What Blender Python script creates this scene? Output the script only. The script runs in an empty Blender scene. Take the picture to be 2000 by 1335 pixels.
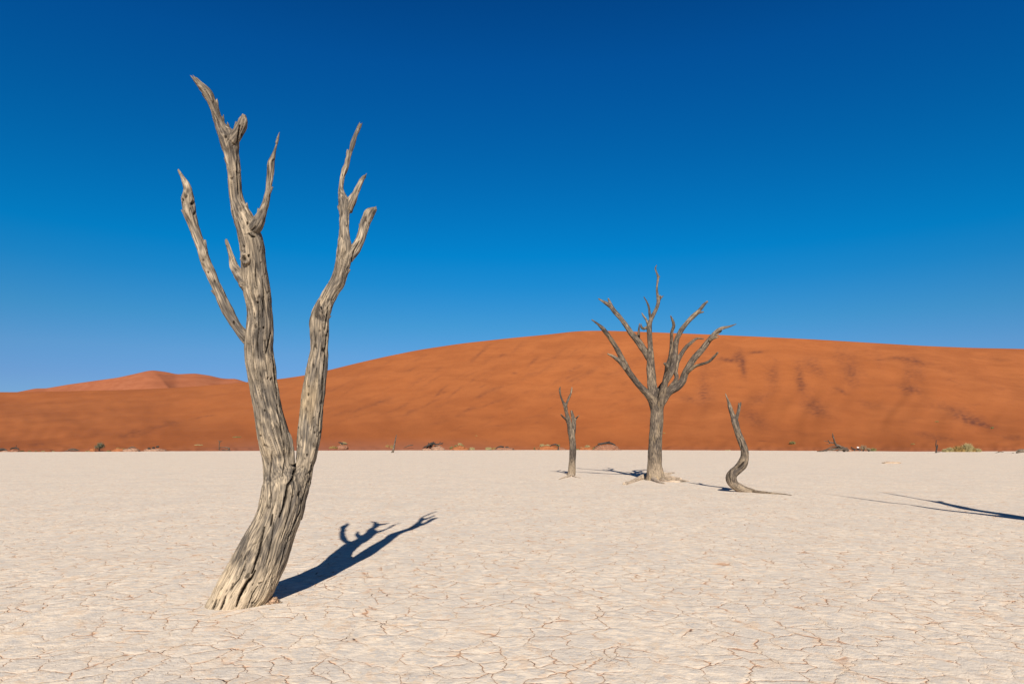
import bpy, math, random
import numpy as np
from mathutils import Vector

# ---------------------------------------------------------------- camera, light, exposure
scene = bpy.context.scene
col = scene.collection
F, CX, HOR, CAMH = 1333.33, 1000.0, 868.0, 1.6      # measuring frame of the 2000 x 1335 photograph
SUN_EL, SUN_AZ = math.radians(31.2), math.radians(-0.5)

cam_d = bpy.data.cameras.new('camera')
cam_d.sensor_width = 36.0
cam_d.lens = 24.0
cam_d.shift_y = (HOR - 667.5) / 2000.0
cam_d.clip_start = 0.1
cam_d.clip_end = 20000.0
cam = bpy.data.objects.new('camera', cam_d)
cam.location = (0, 0, CAMH)
cam.rotation_euler = (math.radians(90), 0, 0)
col.objects.link(cam)
scene.camera = cam

world = bpy.data.worlds.new("World")
scene.world = world
world.use_nodes = True
wn, wl = world.node_tree.nodes, world.node_tree.links
wn.clear()
w_out = wn.new('ShaderNodeOutputWorld')
w_bg = wn.new('ShaderNodeBackground')
w_bg.inputs['Strength'].default_value = 0.072
sky = wn.new('ShaderNodeTexSky')
sky.sky_type = 'NISHITA'
sky.sun_disc = False
sky.sun_elevation = SUN_EL
sky.sun_rotation = math.radians(180.0)
sky.altitude = 1200
sky.air_density = 1.0
sky.dust_density = 0.0
sky.ozone_density = 3.0
# a polarising filter deepens the blue with height above the horizon
w_tc = wn.new('ShaderNodeTexCoord')
w_sep = wn.new('ShaderNodeSeparateXYZ')
w_rmp = wn.new('ShaderNodeValToRGB')
els = w_rmp.color_ramp.elements
stops = [(0.0, (.30, .43, .66)), (.088, (.30, .45, .68)), (.125, (.28, .51, .70)), (.169, (.17, .55, .73)), (.225, (.05, .565, .82)), (.265, (.006, .58, .88)),
         (.386, (.006, .49, .85)), (.484, (.008, .42, .84)), (.545, (.008, .35, .74)), (.75, (.30, .25, .32)), (1.0, (.30, .20, .24))]
while len(els) < len(stops): els.new(0.5)
for e_, (p_, c_) in zip(els, stops):
    e_.position = p_; e_.color = (*c_, 1)
w_mul = wn.new('ShaderNodeMix'); w_mul.data_type = 'RGBA'; w_mul.blend_type = 'MULTIPLY'
w_mul.inputs[0].default_value = 1.0
wl.new(w_tc.outputs['Generated'], w_sep.inputs[0])
wl.new(w_sep.outputs['Z'], w_rmp.inputs[0])
wl.new(sky.outputs[0], w_mul.inputs[6])
wl.new(w_rmp.outputs[0], w_mul.inputs[7])
wl.new(w_mul.outputs[2], w_bg.inputs['Color'])
wl.new(w_bg.outputs[0], w_out.inputs[0])

sun_d = bpy.data.lights.new('sun', 'SUN')
sun_d.energy = 5.0
sun_d.angle = math.radians(0.53)
sun_d.color = (1.0, 0.94, 0.86)
sun = bpy.data.objects.new('sun', sun_d)
LD = Vector((math.sin(SUN_AZ) * math.cos(SUN_EL), math.cos(SUN_AZ) * math.cos(SUN_EL), -math.sin(SUN_EL)))
sun.rotation_euler = LD.to_track_quat('-Z', 'Y').to_euler()
sun.location = (0, -20, 30)
col.objects.link(sun)

vs = scene.view_settings
vs.view_transform = 'Standard'
vs.look = 'None'
vs.gamma = 1.0
vs.exposure = 0.65

# ---------------------------------------------------------------- numpy noise
_r = np.random.RandomState(7)
_perm = _r.permutation(256)
_perm = np.concatenate([_perm, _perm, _perm])
_g = _r.normal(size=(256, 3)); _g /= np.linalg.norm(_g, axis=1)[:, None]


def noise3(x, y, z):
    x, y, z = np.broadcast_arrays(x, y, z)
    x = x.astype(np.float64); y = y.astype(np.float64); z = z.astype(np.float64)
    xi, yi, zi = np.floor(x).astype(int), np.floor(y).astype(int), np.floor(z).astype(int)
    xf, yf, zf = x - xi, y - yi, z - zi
    u, v, w = [t * t * t * (t * (t * 6 - 15) + 10) for t in (xf, yf, zf)]
    xi &= 255; yi &= 255; zi &= 255
    res = 0
    for dx in (0, 1):
        for dy in (0, 1):
            for dz in (0, 1):
                h = _perm[_perm[_perm[(xi + dx) & 255] + ((yi + dy) & 255)] + ((zi + dz) & 255)]
                g = _g[h]
                d = g[..., 0] * (xf - dx) + g[..., 1] * (yf - dy) + g[..., 2] * (zf - dz)
                res = res + d * (u if dx else 1 - u) * (v if dy else 1 - v) * (w if dz else 1 - w)
    return res * 1.6


def sstep(a, b, x):
    t = np.clip((x - a) / (b - a), 0, 1)
    return t * t * (3 - 2 * t)


# ---------------------------------------------------------------- helpers
def tag(o, label=None, cat=None, group=None, kind=None):
    if label: o['label'] = label
    if cat: o['category'] = cat
    if group: o['group'] = group
    if kind: o['kind'] = kind
    return o


def empty(name, loc, label, cat, group=None):
    o = bpy.data.objects.new(name, None)
    o.location = loc
    o.empty_display_size = 0.2
    col.objects.link(o)
    return tag(o, label, cat, group)


def mesh_obj(name, verts, faces, mat, parent=None, smooth=True, origin=None):
    """verts in world space; origin = world position of the object's own origin"""
    verts = np.asarray(verts, dtype=np.float64)
    org = np.zeros(3)
    if parent is not None:
        p = parent
        while p is not None:
            org = org + np.array(p.location); p = p.parent
    loc = np.zeros(3)
    if origin is not None and parent is None:
        loc = np.asarray(origin, dtype=float)
    me = bpy.data.meshes.new(name)
    me.from_pydata((verts - org - loc).tolist(), [], faces if isinstance(faces, list) else faces.tolist())
    me.update()
    if smooth:
        me.polygons.foreach_set('use_smooth', [True] * len(me.polygons))
    o = bpy.data.objects.new(name, me)
    o.location = loc
    col.objects.link(o)
    if parent is not None:
        o.parent = parent
    if mat: me.materials.append(mat)
    return o


def at(x, y, D):
    """a point at distance D seen at photo position x, y"""
    return np.array([(x - CX) * D / F, D, CAMH - (y - HOR) * D / F])


def ground_at(x, y):
    D = CAMH * F / (y - HOR)
    return np.array([(x - CX) * D / F, D, 0.0])


# ---------------------------------------------------------------- materials
def new_mat(name, rough=0.9, spec=0.2):
    m = bpy.data.materials.new(name)
    m.use_nodes = True
    nt = m.node_tree
    b = nt.nodes['Principled BSDF']
    b.inputs['Roughness'].default_value = rough
    b.inputs['Specular IOR Level'].default_value = spec
    return m, nt, b


class NT:
    """tiny node building helper"""
    def __init__(s, nt): s.nt = nt; s.n = nt.nodes; s.l = nt.links
    def put(s, sock, v):
        if isinstance(v, bpy.types.NodeSocket): s.l.new(v, sock)
        elif v is not None: sock.default_value = v
    def coord(s):
        return s.n.new('ShaderNodeTexCoord').outputs['Object']
    def geo_pos(s):
        return s.n.new('ShaderNodeNewGeometry').outputs['Position']
    def attr(s, name):
        a = s.n.new('ShaderNodeAttribute'); a.attribute_name = name; return a
    def mapping(s, v, scale=(1, 1, 1), rot=(0, 0, 0), loc=(0, 0, 0)):
        m = s.n.new('ShaderNodeMapping'); s.put(m.inputs[0], v)
        m.inputs['Scale'].default_value = scale; m.inputs['Rotation'].default_value = rot
        m.inputs['Location'].default_value = loc
        return m.outputs[0]
    def noise(s, v, scale=5, detail=4, rough=0.55, dist=0.0):
        t = s.n.new('ShaderNodeTexNoise'); s.put(t.inputs['Vector'], v)
        t.inputs['Scale'].default_value = scale; t.inputs['Detail'].default_value = detail
        t.inputs['Roughness'].default_value = rough; t.inputs['Distortion'].default_value = dist
        return t
    def vor(s, v, scale=5, feature='DISTANCE_TO_EDGE', rand=1.0):
        t = s.n.new('ShaderNodeTexVoronoi'); t.feature = feature; s.put(t.inputs['Vector'], v)
        t.inputs['Scale'].default_value = scale; t.inputs['Randomness'].default_value = rand
        return t
    def math(s, op, a, b=None, c=None, clamp=False):
        m = s.n.new('ShaderNodeMath'); m.operation = op; m.use_clamp = clamp
        s.put(m.inputs[0], a)
        if b is not None: s.put(m.inputs[1], b)
        if c is not None: s.put(m.inputs[2], c)
        return m.outputs[0]
    def vmath(s, op, a, b=None, scale=None):
        m = s.n.new('ShaderNodeVectorMath'); m.operation = op
        s.put(m.inputs[0], a)
        if b is not None: s.put(m.inputs[1], b)
        if scale is not None: s.put(m.inputs['Scale'], scale)
        return m.outputs[0]
    def ramp(s, fac, lo, hi, a=0.0, b=1.0, smooth=True):
        m = s.n.new('ShaderNodeMapRange'); m.interpolation_type = 'SMOOTHSTEP' if smooth else 'LINEAR'
        s.put(m.inputs[0], fac)
        m.inputs[1].default_value = lo; m.inputs[2].default_value = hi
        m.inputs[3].default_value = a; m.inputs[4].default_value = b
        return m.outputs[0]
    def mix(s, f, a, b, mode='MIX'):
        m = s.n.new('ShaderNodeMix'); m.data_type = 'RGBA'; m.blend_type = mode
        s.put(m.inputs[0], f)
        for i, v in ((6, a), (7, b)):
            if isinstance(v, tuple) and len(v) == 3: v = (*v, 1)
            s.put(m.inputs[i], v)
        return m.outputs[2]
    def bump(s, h, strength=0.5, dist=0.01, normal=None):
        b = s.n.new('ShaderNodeBump'); s.put(b.inputs['Height'], h)
        b.inputs['Strength'].default_value = strength; b.inputs['Distance'].default_value = dist
        if normal: s.l.new(normal, b.inputs['Normal'])
        return b.outputs[0]


def wood_material(name, grey=(0.094, 0.079, 0.064), tan=(0.315, 0.248, 0.170), dark=(0.022, 0.016, 0.011), fine=1.0):
    m, nt, b = new_mat(name, 0.88, 0.15)
    N = NT(nt)
    a = N.attr('bark')
    sep = N.n.new('ShaderNodeSeparateColor'); N.l.new(a.outputs['Color'], sep.inputs[0])
    tone, grain, crack = sep.outputs[0], sep.outputs[1], sep.outputs[2]
    g = N.attr('gco').outputs['Vector']
    f1 = N.noise(N.mapping(g, (75 / fine, 75 / fine, 5 / fine)), 1, 3, 0.6, 0.3).outputs[0]
    f2 = N.noise(N.mapping(g, (22 / fine, 22 / fine, 2.2 / fine)), 1, 4, 0.6, 0.5).outputs[0]
    spots = N.vor(N.mapping(g, (26 / fine, 26 / fine, 12 / fine)), 1, 'F1')
    hole = N.math('MULTIPLY', N.ramp(spots.outputs['Distance'], 0.07, 0.16, 1, 0),
                  N.ramp(N.noise(g, 2.4 / fine, 2).outputs[0], 0.5, 0.62))
    t = N.math('ADD', tone, N.math('MULTIPLY', N.math('SUBTRACT', f2, 0.5), 1.5), clamp=True)
    c = N.mix(t, grey, tan)
    warm = N.ramp(N.noise(N.mapping(g, (4, 4, 1.2)), 1, 3).outputs[0], 0.56, 0.75, 0, 0.45)
    c = N.mix(warm, c, (0.34, 0.24, 0.13))
    sh = N.math('ADD', N.math('MULTIPLY', f1, 0.9), N.math('MULTIPLY', grain, 0.62))
    c = N.mix(1.0, c, N.n.new('ShaderNodeCombineColor').outputs[0], 'MULTIPLY')
    cc = [n for n in nt.nodes if n.type == 'COMBINE_COLOR'][-1]
    v = N.math('ADD', sh, 0.22)
    for i in range(3): N.l.new(v, cc.inputs[i])
    fibre = N.ramp(f1, 0.36, 0.30, 0, 0.55)
    c = N.mix(fibre, c, (0.06, 0.048, 0.037))
    ln = N.noise(N.mapping(g, (27 / fine, 27 / fine, 1.9 / fine), loc=(3, 1, 7)), 1, 2, 0.5, 0.35).outputs[0]
    lines = N.math('MULTIPLY', N.ramp(N.math('ABSOLUTE', N.math('SUBTRACT', ln, 0.5)), 0.0, 0.035, 1, 0),
                   N.ramp(N.noise(N.mapping(g, (9 / fine, 9 / fine, 3 / fine)), 1, 2).outputs[0], 0.40, 0.58, 0.1, 0.68))
    c = N.mix(lines, c, (0.045, 0.036, 0.028))
    c = N.mix(crack, c, dark)
    c = N.mix(N.math('MULTIPLY', hole, 0.85), c, dark)
    N.l.new(c, b.inputs['Base Color'])
    h = N.math('SUBTRACT', N.math('MULTIPLY', f1, 1.0), N.math('MULTIPLY', hole, 1.2))
    h = N.math('ADD', h, N.math('MULTIPLY', f2, 1.2))
    h = N.math('SUBTRACT', h, N.math('MULTIPLY', lines, 1.0))
    N.l.new(N.bump(h, 0.8, 0.006 * fine), b.inputs['Normal'])
    return m


def flat_noise_mat(name, c1, c2, scale=6, rough=0.9, bump=0.3, bdist=0.02, stretch=(1, 1, 1)):
    m, nt, b = new_mat(name, rough, 0.15)
    N = NT(nt)
    p = N.mapping(N.coord(), stretch)
    n = N.noise(p, scale, 5, 0.6).outputs[0]
    N.l.new(N.mix(N.ramp(n, 0.35, 0.65), c1, c2), b.inputs['Base Color'])
    if bump:
        N.l.new(N.bump(n, bump, bdist), b.inputs['Normal'])
    return m


def pan_material():
    m, nt, b = new_mat('cracked_clay', 0.92, 0.12)
    N = NT(nt)
    p = N.geo_pos()
    warp = N.noise(p, 2.3, 3, 0.55)
    wv = N.vmath('SCALE', N.vmath('SUBTRACT', warp.outputs['Color'], (0.5, 0.5, 0.5)), scale=0.34)
    warp2 = N.noise(p, 19, 2, 0.5)
    wv2 = N.vmath('SCALE', N.vmath('SUBTRACT', warp2.outputs['Color'], (0.5, 0.5, 0.5)), scale=0.045)
    q = N.vmath('ADD', N.vmath('ADD', p, wv), wv2)
    q = N.mapping(q, (1, 1, 0))
    big = N.vor(q, 3.5, rand=0.85).outputs['Distance']
    small = N.vor(N.mapping(q, (1, 1, 0), loc=(3.3, 7.1, 0)), 8.5).outputs['Distance']
    wid = N.noise(p, 5.5, 3).outputs[0]
    open1 = N.ramp(N.noise(p, 1.35, 3, 0.6).outputs[0], 0.34, 0.58, 0.12, 0.95)
    open2 = N.ramp(N.noise(N.mapping(p, loc=(9, 4, 0)), 1.9, 3, 0.6).outputs[0], 0.50, 0.68)
    lim = N.ramp(wid, 0.42, 0.72, 0.006, 0.033, False)
    cr1 = N.math('MULTIPLY', N.math('SUBTRACT', 1.0, N.math('DIVIDE', big, lim), clamp=True), open1)
    lim2 = N.ramp(wid, 0.42, 0.75, 0.005, 0.030, False)
    cr2 = N.math('MULTIPLY', N.math('SUBTRACT', 1.0, N.math('DIVIDE', small, lim2), clamp=True), open2)
    cr = N.math('MAXIMUM', cr1, N.math('MULTIPLY', cr2, 0.7))
    # colour of the clay: pale cream with greyer crust and drifted warm sand
    n1 = N.noise(N.mapping(p, (1, 1, 1)), 0.55, 5, 0.62).outputs[0]
    n2 = N.noise(N.mapping(p, (1.0, 1.6, 1)), 6.5, 5, 0.65).outputs[0]
    n3 = N.noise(p, 0.045, 4, 0.6).outputs[0]
    n4 = N.noise(N.mapping(p, (0.05, 0.35, 1)), 1, 4, 0.6).outputs[0]
    n5 = N.noise(p, 38, 3, 0.6).outputs[0]
    cream, grey, warm = (0.745, 0.617, 0.472), (0.50, 0.445, 0.382), (0.72, 0.545, 0.36)
    c = N.mix(N.ramp(n2, 0.40, 0.60), cream, grey)
    c = N.mix(N.math('MULTIPLY', N.ramp(n1, 0.42, 0.66), 0.55), c, grey)
    c = N.mix(N.math('MULTIPLY', N.ramp(n5, 0.50, 0.64), 0.5), c, warm)
    m1 = N.noise(N.mapping(p, (1.0, 0.8, 1), loc=(5, 2, 0)), 2.1, 6, 0.68).outputs[0]
    c = N.mix(N.math('MULTIPLY', N.ramp(m1, 0.49, 0.57), 0.58), c, (0.545, 0.472, 0.390))
    m2 = N.noise(N.mapping(p, (1.3, 0.75, 1), loc=(1, 8, 0)), 3.0, 6, 0.72).outputs[0]
    c = N.mix(N.math('MULTIPLY', N.ramp(m2, 0.555, 0.61), 0.48), c, (0.60, 0.42, 0.275))
    c = N.mix(N.math('MULTIPLY', N.ramp(m2, 0.42, 0.36), 0.5), c, (0.80, 0.68, 0.535))
    edge = N.ramp(big, 0.13, 0.02, 0, 0.55)
    c = N.mix(N.math('MULTIPLY', edge, N.ramp(n2, 0.45, 0.62)), c, warm)
    c = N.mix(N.math('MULTIPLY', N.ramp(n3, 0.45, 0.7), 0.30), c, (0.66, 0.545, 0.41))
    c = N.mix(N.math('MULTIPLY', N.ramp(n4, 0.48, 0.68), 0.22), c, (0.57, 0.49, 0.395))
    orange = N.mix(N.ramp(n5, 0.40, 0.62), (0.37, 0.185, 0.100), (0.52, 0.31, 0.18))
    halo1 = N.math('MULTIPLY', N.ramp(big, 0.05, 0.0, 0, 0.65), open1)
    c = N.mix(N.math('MULTIPLY', halo1, N.ramp(wid, 0.40, 0.6)), c, (0.60, 0.365, 0.225))
    c = N.mix(N.ramp(cr, 0.05, 0.7, 0, 0.74), c, orange)
    blk = N.math('MULTIPLY', N.ramp(cr, 0.30, 0.62), N.ramp(N.noise(p, 3.1, 3, 0.6).outputs[0], 0.58, 0.67))
    c = N.mix(blk, c, (0.045, 0.035, 0.032))
    # scattered crumbs of dark clay and litter
    cv = N.vor(p, 24, 'F1')
    crumb = N.math('MULTIPLY', N.ramp(cv.outputs['Distance'], 0.10, 0.2, 1, 0),
                   N.ramp(N.noise(p, 1.7, 4, 0.7).outputs[0], 0.54, 0.66))
    c = N.mix(N.math('MULTIPLY', crumb, 0.8), c, (0.40, 0.215, 0.125))
    N.l.new(c, b.inputs['Base Color'])
    dome = N.math('MULTIPLY', N.ramp(big, 0.0, 0.13), open1)
    h = N.math('ADD', N.math('MULTIPLY', dome, 0.0045),
               N.math('MULTIPLY', n2, 0.014))
    h = N.math('ADD', h, N.math('MULTIPLY', n5, 0.0045))
    h = N.math('ADD', h, N.math('MULTIPLY', m2, 0.030))
    h = N.math('SUBTRACT', h, N.math('MULTIPLY', cr, 0.010))
    h = N.math('ADD', h, N.math('MULTIPLY', crumb, 0.006))
    N.l.new(N.bump(h, 0.75, 1.0), b.inputs['Normal'])
    return m


def dune_material(name, base, light, darkc):
    m, nt, b = new_mat(name, 0.95, 0.08)
    N = NT(nt)
    a = N.attr('dune')
    sep = N.n.new('ShaderNodeSeparateColor'); N.l.new(a.outputs['Color'], sep.inputs[0])
    p = N.geo_pos()
    st = N.mapping(p, (0.05, 0.022, 0.20), rot=(0, math.radians(24), 0))
    n1 = N.noise(st, 1, 5, 0.62, 0.4).outputs[0]
    n2 = N.noise(N.mapping(p, (0.5, 0.12, 0.9)), 1, 4, 0.6).outputs[0]
    n3 = N.noise(p, 0.012, 3).outputs[0]
    c = N.mix(N.ramp(n1, 0.36, 0.66), base, light)
    c = N.mix(N.math('MULTIPLY', N.ramp(n3, 0.4, 0.7), 0.35), c, tuple(x * y for x, y in zip(light, (1.08, 1.0, 0.86))))
    c = N.mix(N.math('MULTIPLY', N.ramp(n2, 0.45, 0.75), 0.08), c, darkc)
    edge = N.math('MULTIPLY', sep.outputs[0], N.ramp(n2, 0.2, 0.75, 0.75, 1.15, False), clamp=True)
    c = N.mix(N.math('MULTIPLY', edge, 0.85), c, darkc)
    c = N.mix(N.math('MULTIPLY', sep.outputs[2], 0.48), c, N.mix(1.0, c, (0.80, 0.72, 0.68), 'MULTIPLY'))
    c = N.mix(sep.outputs[1], c, (0.25, 0.095, 0.052))
    N.l.new(c, b.inputs['Base Color'])
    h = N.math('ADD', N.math('MULTIPLY', n2, 0.35), N.math('MULTIPLY', n1, 0.8))
    N.l.new(N.bump(h, 0.35, 1.0), b.inputs['Normal'])
    return m


M_WOOD = wood_material('weathered_wood', fine=0.8)
M_WOOD_MID = wood_material('weathered_grey_wood', grey=(0.060, 0.047, 0.038), tan=(0.205, 0.155, 0.105), fine=1.3)
M_WOOD_DARK = wood_material('dark_dead_wood', grey=(0.022, 0.018, 0.017), tan=(0.065, 0.05, 0.042), fine=4)
M_WOOD_BROWN = wood_material('brown_dead_wood', grey=(0.055, 0.038, 0.028), tan=(0.14, 0.105, 0.078), fine=4)
M_ROOT = wood_material('bleached_root', grey=(0.17, 0.14, 0.11), tan=(0.38, 0.29, 0.205), fine=2.6)
M_PAN = pan_material()
M_DUNE = dune_material('orange_sand', (0.250, 0.078, 0.0245), (0.293, 0.0945, 0.0295), (0.088, 0.032, 0.021))
M_DUNE_FAR = dune_material('far_hazed_sand', (0.245, 0.080, 0.036), (0.28, 0.098, 0.046), (0.15, 0.053, 0.031))  # the haze of distance is mixed into this sand colour
M_HUM = flat_noise_mat('pink_clay', (0.16, 0.062, 0.032), (0.28, 0.145, 0.088), 4.5, bump=1.0, bdist=0.15)
M_HUM_ORANGE = flat_noise_mat('orange_mound_sand', (0.225, 0.072, 0.024), (0.27, 0.105, 0.042), 3, bump=0.5, bdist=0.1)
M_HUM_PALE = flat_noise_mat('pale_clay', (0.19, 0.088, 0.05), (0.34, 0.21, 0.14), 4.5, bump=1.0, bdist=0.12)
M_GRASS_Y = flat_noise_mat('straw_grass', (0.22, 0.135, 0.045), (0.30, 0.20, 0.075), 5, bump=0)
M_GRASS_G = flat_noise_mat('green_grass', (0.115, 0.11, 0.038), (0.22, 0.185, 0.075), 5, bump=0)
M_GRASS_P = flat_noise_mat('pale_green_grass', (0.24, 0.19, 0.085), (0.38, 0.31, 0.15), 5, bump=0)
M_BUSH_D = flat_noise_mat('dusty_leaves', (0.075, 0.072, 0.045), (0.15, 0.14, 0.085), 6, bump=0)
M_BUSH_B = flat_noise_mat('dry_brown_twigs', (0.16, 0.12, 0.07), (0.32, 0.25, 0.16), 6, bump=0)

# ---------------------------------------------------------------- terrain
TOE = np.array([(-2500, 881), (-800, 882), (0, 882.2), (250, 881.2), (480, 880), (600, 879.3), (870, 878.8), (1030, 878.3),
                (1250, 878.3), (1500, 879.4), (1690, 880.5), (1790, 881.2), (1860, 881.2), (1930, 880.8), (2000, 880.6),
                (2600, 881), (4500, 880)], float)
CREST = np.array([(-2500, 790), (-1200, 730), (-500, 752), (0, 765.5), (60, 765), (150, 763), (250, 761), (330, 757.5), (400, 753), (470, 747),
                  (545, 740), (600, 732), (640, 723), (700, 708), (760, 694.5), (820, 682.5), (900, 670.5), (1000, 659.5),
                  (1080, 652), (1110, 648), (1130, 646), (1180, 645.3), (1250, 647.5), (1400, 653.5), (1500, 658), (1600, 663),
                  (1700, 669), (1800, 675), (1900, 679), (2000, 681), (2500, 700), (3300, 690), (4500, 760)], float)


def pchip(P, x):
    """monotone-ish smooth interpolation (linear, then locally averaged)"""
    acc = 0
    for d, w in ((-24, 1), (-12, 2), (0, 3), (12, 2), (24, 1)):
        acc = acc + w * np.interp(np.asarray(x) + d, P[:, 0], P[:, 1])
    return acc / 9.0


DCREST = 345.0


def toe_dist(px):
    """distance of the foot of the dune"""
    return CAMH * F / (pchip(TOE, px) - HOR)


def dune_z(X, D):
    X = np.asarray(X, float); D = np.asarray(D, float)
    px = CX + F * X / D
    D0 = toe_dist(px)
    yc = pchip(CREST, px)
    D1 = DCREST + 14 * np.sin(px / 310.0)
    Zc = CAMH + (HOR - yc) / F * D1
    t = (D - D0) / (D1 - D0)
    g = np.where(t < 0, t * 0.42, 0.42 * t + 0.58 * np.clip(t, 0, 1.2) ** 1.5)
    z = Zc * g
    env = sstep(0.02, 0.2, t) * sstep(1.0, 0.86, t)
    und = noise3(px / 170.0 + t * 1.6, t * 1.3, 3.1) * 1.3 + noise3(px / 60.0 + t * 2.5, t * 2.6, 9.4) * 0.42
    # slipping sand streaks that climb to the right
    lft = sstep(1350, 1150, px)
    st = noise3((px + 150 * (1 - t)) / 30.0, (px * 0.010 + t * 9.0), 5.0)
    wob = noise3(px / 34.0 + 0.6 * np.sin(t * 9), t * 2.2, 7.7)
    z = z + env * (und * 0.9 + 0.24 * st * lft + 0.42 * wob * (1 - lft))
    toe_h = noise3(px / 22.0, t * 20, 2.2) * 0.25 * sstep(0.0, 0.02, t) * sstep(0.14, 0.04, t)
    z = z + toe_h
    z = z + (0.42 * noise3(px / 42.0, 0.3, 0.7) + 0.22 * noise3(px / 12.0, 4.3, 0.7)) * sstep(-0.02, 0.004, t) * sstep(0.05, 0.015, t)
    back = np.clip(t - 1.0, 0, None)
    z = np.where(t > 1.0, Zc - back * (D1 - D0) * 0.35, z)
    return z


def dune_hit(x, y):
    """where the line of sight through photo position x, y meets the near dune"""
    a = (x - CX) / F; e = (HOR - y) / F
    D = np.linspace(135, 344, 1600)
    z = dune_z(a * D, D)
    s = np.where(z > CAMH + e * D)[0]
    d = D[s[0]] if len(s) else 170.0
    return np.array([a * d, d, CAMH + e * d])


def spot(x, y):
    toe = pchip(TOE, x)
    return ground_at(x, y) if y >= toe else dune_hit(x, y)


# dark mineral streaks of the dune: x, y, half length, half width, angle (deg, clockwise down-right), strength
STREAKS = [(1424, 702, 20, 3.5, 3, .75), (1449, 711, 24, 5, 80, .75), (1440, 697, 10, 6, 0, .6), (1478, 688, 16, 3, -10, .65), (1375, 745, 42, 9, 88, .34),
           (1376, 772, 16, 10, 60, .42), (1510, 731, 24, 9, 95, .4), (1485, 777, 30, 8, -20, .34), (1580, 708, 20, 12, -30, .3),
           (1562, 738, 28, 7, 80, .5), (1566, 752, 14, 6, 70, .55), (1597, 724, 18, 8, 40, .34), (1664, 719, 34, 15, 86, .33),
           (1660, 731, 16, 9, 60, .35), (1643, 763, 15, 4, 18, .5), (1590, 793, 24, 12, 30, .5), (1600, 804, 22, 5, 20, .3),
           (1755, 700, 26, 3.5, 0, .5), (1790, 706, 20, 5, 12, .5), (1792, 730, 24, 10, 60, .32), (1779, 760, 24, 6, 14, .6),
           (1772, 738, 10, 20, 0, .3), (1868, 803, 48, 7, 18, .42), (1902, 823, 36, 5.5, 17, .8), (1924, 831, 15, 2, 10, .7),
           (1475, 819, 30, 10, 30, .45), (1345, 780, 18, 5, 20, .45), (1832, 854, 44, 4.5, 10, .38), (1982, 855, 32, 4, 6, .4),
           (1490, 861, 8, 1.3, 5, .5), (1715, 700, 30, 8, 80, .14), (1700, 790, 34, 5, 12, .25), (1560, 845, 40, 4, 8, .2),
           (1940, 700, 40, 3, 5, .2), (1400, 730, 30, 12, 85, .14), (1640, 690, 26, 10, 80, .16),
           (936, 691, 24, 3.5, -40, .6), (980, 694, 11, 3.5, -28, .55), (1041, 706, 13, 3, -45, .6), (855, 721, 9, 3, -30, .45),
           (798, 722, 16, 3, -15, .3), (858, 766, 13, 3, -35, .7), (888, 766, 22, 2.6, -34, .4), (924, 742, 7, 3.4, -30, .5),
           (942, 754, 8, 2, -20, .4), (1050, 727, 32, 4, -24, .4), (1119, 721, 15, 4, -30, .45), (1119, 743, 11, 5, -10, .45),
           (1149, 727, 22, 5, -30, .35), (1005, 727, 5, 3, 0, .6), (957, 763, 28, 3.4, -26, .4), (939, 773, 9, 3, -20, .5),
           (840, 787, 32, 2.6, -25, .35), (801, 806, 11, 3.6, -25, .45), (789, 790, 12, 3, -25, .35), (918, 799, 13, 3, -16, .7),
           (897, 811, 9, 5, -10, .3), (960, 787, 28, 2.6, -20, .4), (855, 826, 18, 4, -20, .28), (969, 832, 18, 2, -5, .3),
           (654, 850, 34, 6, -8, .2), (741, 784, 34, 3, -20, .3), (705, 799, 26, 3, -18, .3), (1090, 690, 26, 4, -34, .3),
           (1180, 690, 20, 6, -25, .25), (1220, 720, 24, 7, -35, .28), (1250, 700, 16, 5, -30, .3), (1060, 810, 20, 5, -10, .2),
           (1300, 705, 22, 6, -60, .3), (1295, 720, 12, 5, -20, .3), (1075, 770, 24, 5, -20, .2), (1010, 680, 30, 4, -38, .28),
           (266, 844, 36, 5, -8, .5), (250, 851, 26, 4, -6, .4), (308, 833, 22, 3, -12, .45), (336, 826, 18, 4, -10, .35),
           (385, 816, 13, 2, -8, .45), (408, 812, 13, 1.6, -8, .5), (73, 867, 14, 2, 0, .6), (190, 850, 30, 3, -6, .2),
           (560, 800, 20, 3, -18, .25), (540, 770, 16, 3, -20, .2), (120, 800, 50, 10, -5, .10), (300, 790, 60, 10, -6, .10)]
_rs = np.random.RandomState(3)
for _ in range(150):                                   # the many faint slips of the long left flank
    sx = _rs.uniform(640, 1290)
    top = float(pchip(CREST, sx))
    sy = top + 12 + _rs.uniform(0, 1) ** 1.2 * (840 - top - 12)
    STREAKS.append((sx, sy, _rs.uniform(7, 26), _rs.uniform(1.4, 3.6), -_rs.uniform(14, 44) * (1 - 0.5 * (sy - top) / (880 - top)), _rs.uniform(.05, .24)))
for _ in range(60):
    sx = _rs.uniform(1300, 2050)
    sy = _rs.uniform(690, 860)
    STREAKS.append((sx, sy, _rs.uniform(6, 22), _rs.uniform(1.3, 4), _rs.uniform(-15, 30), _rs.uniform(.05, .16)))


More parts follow.
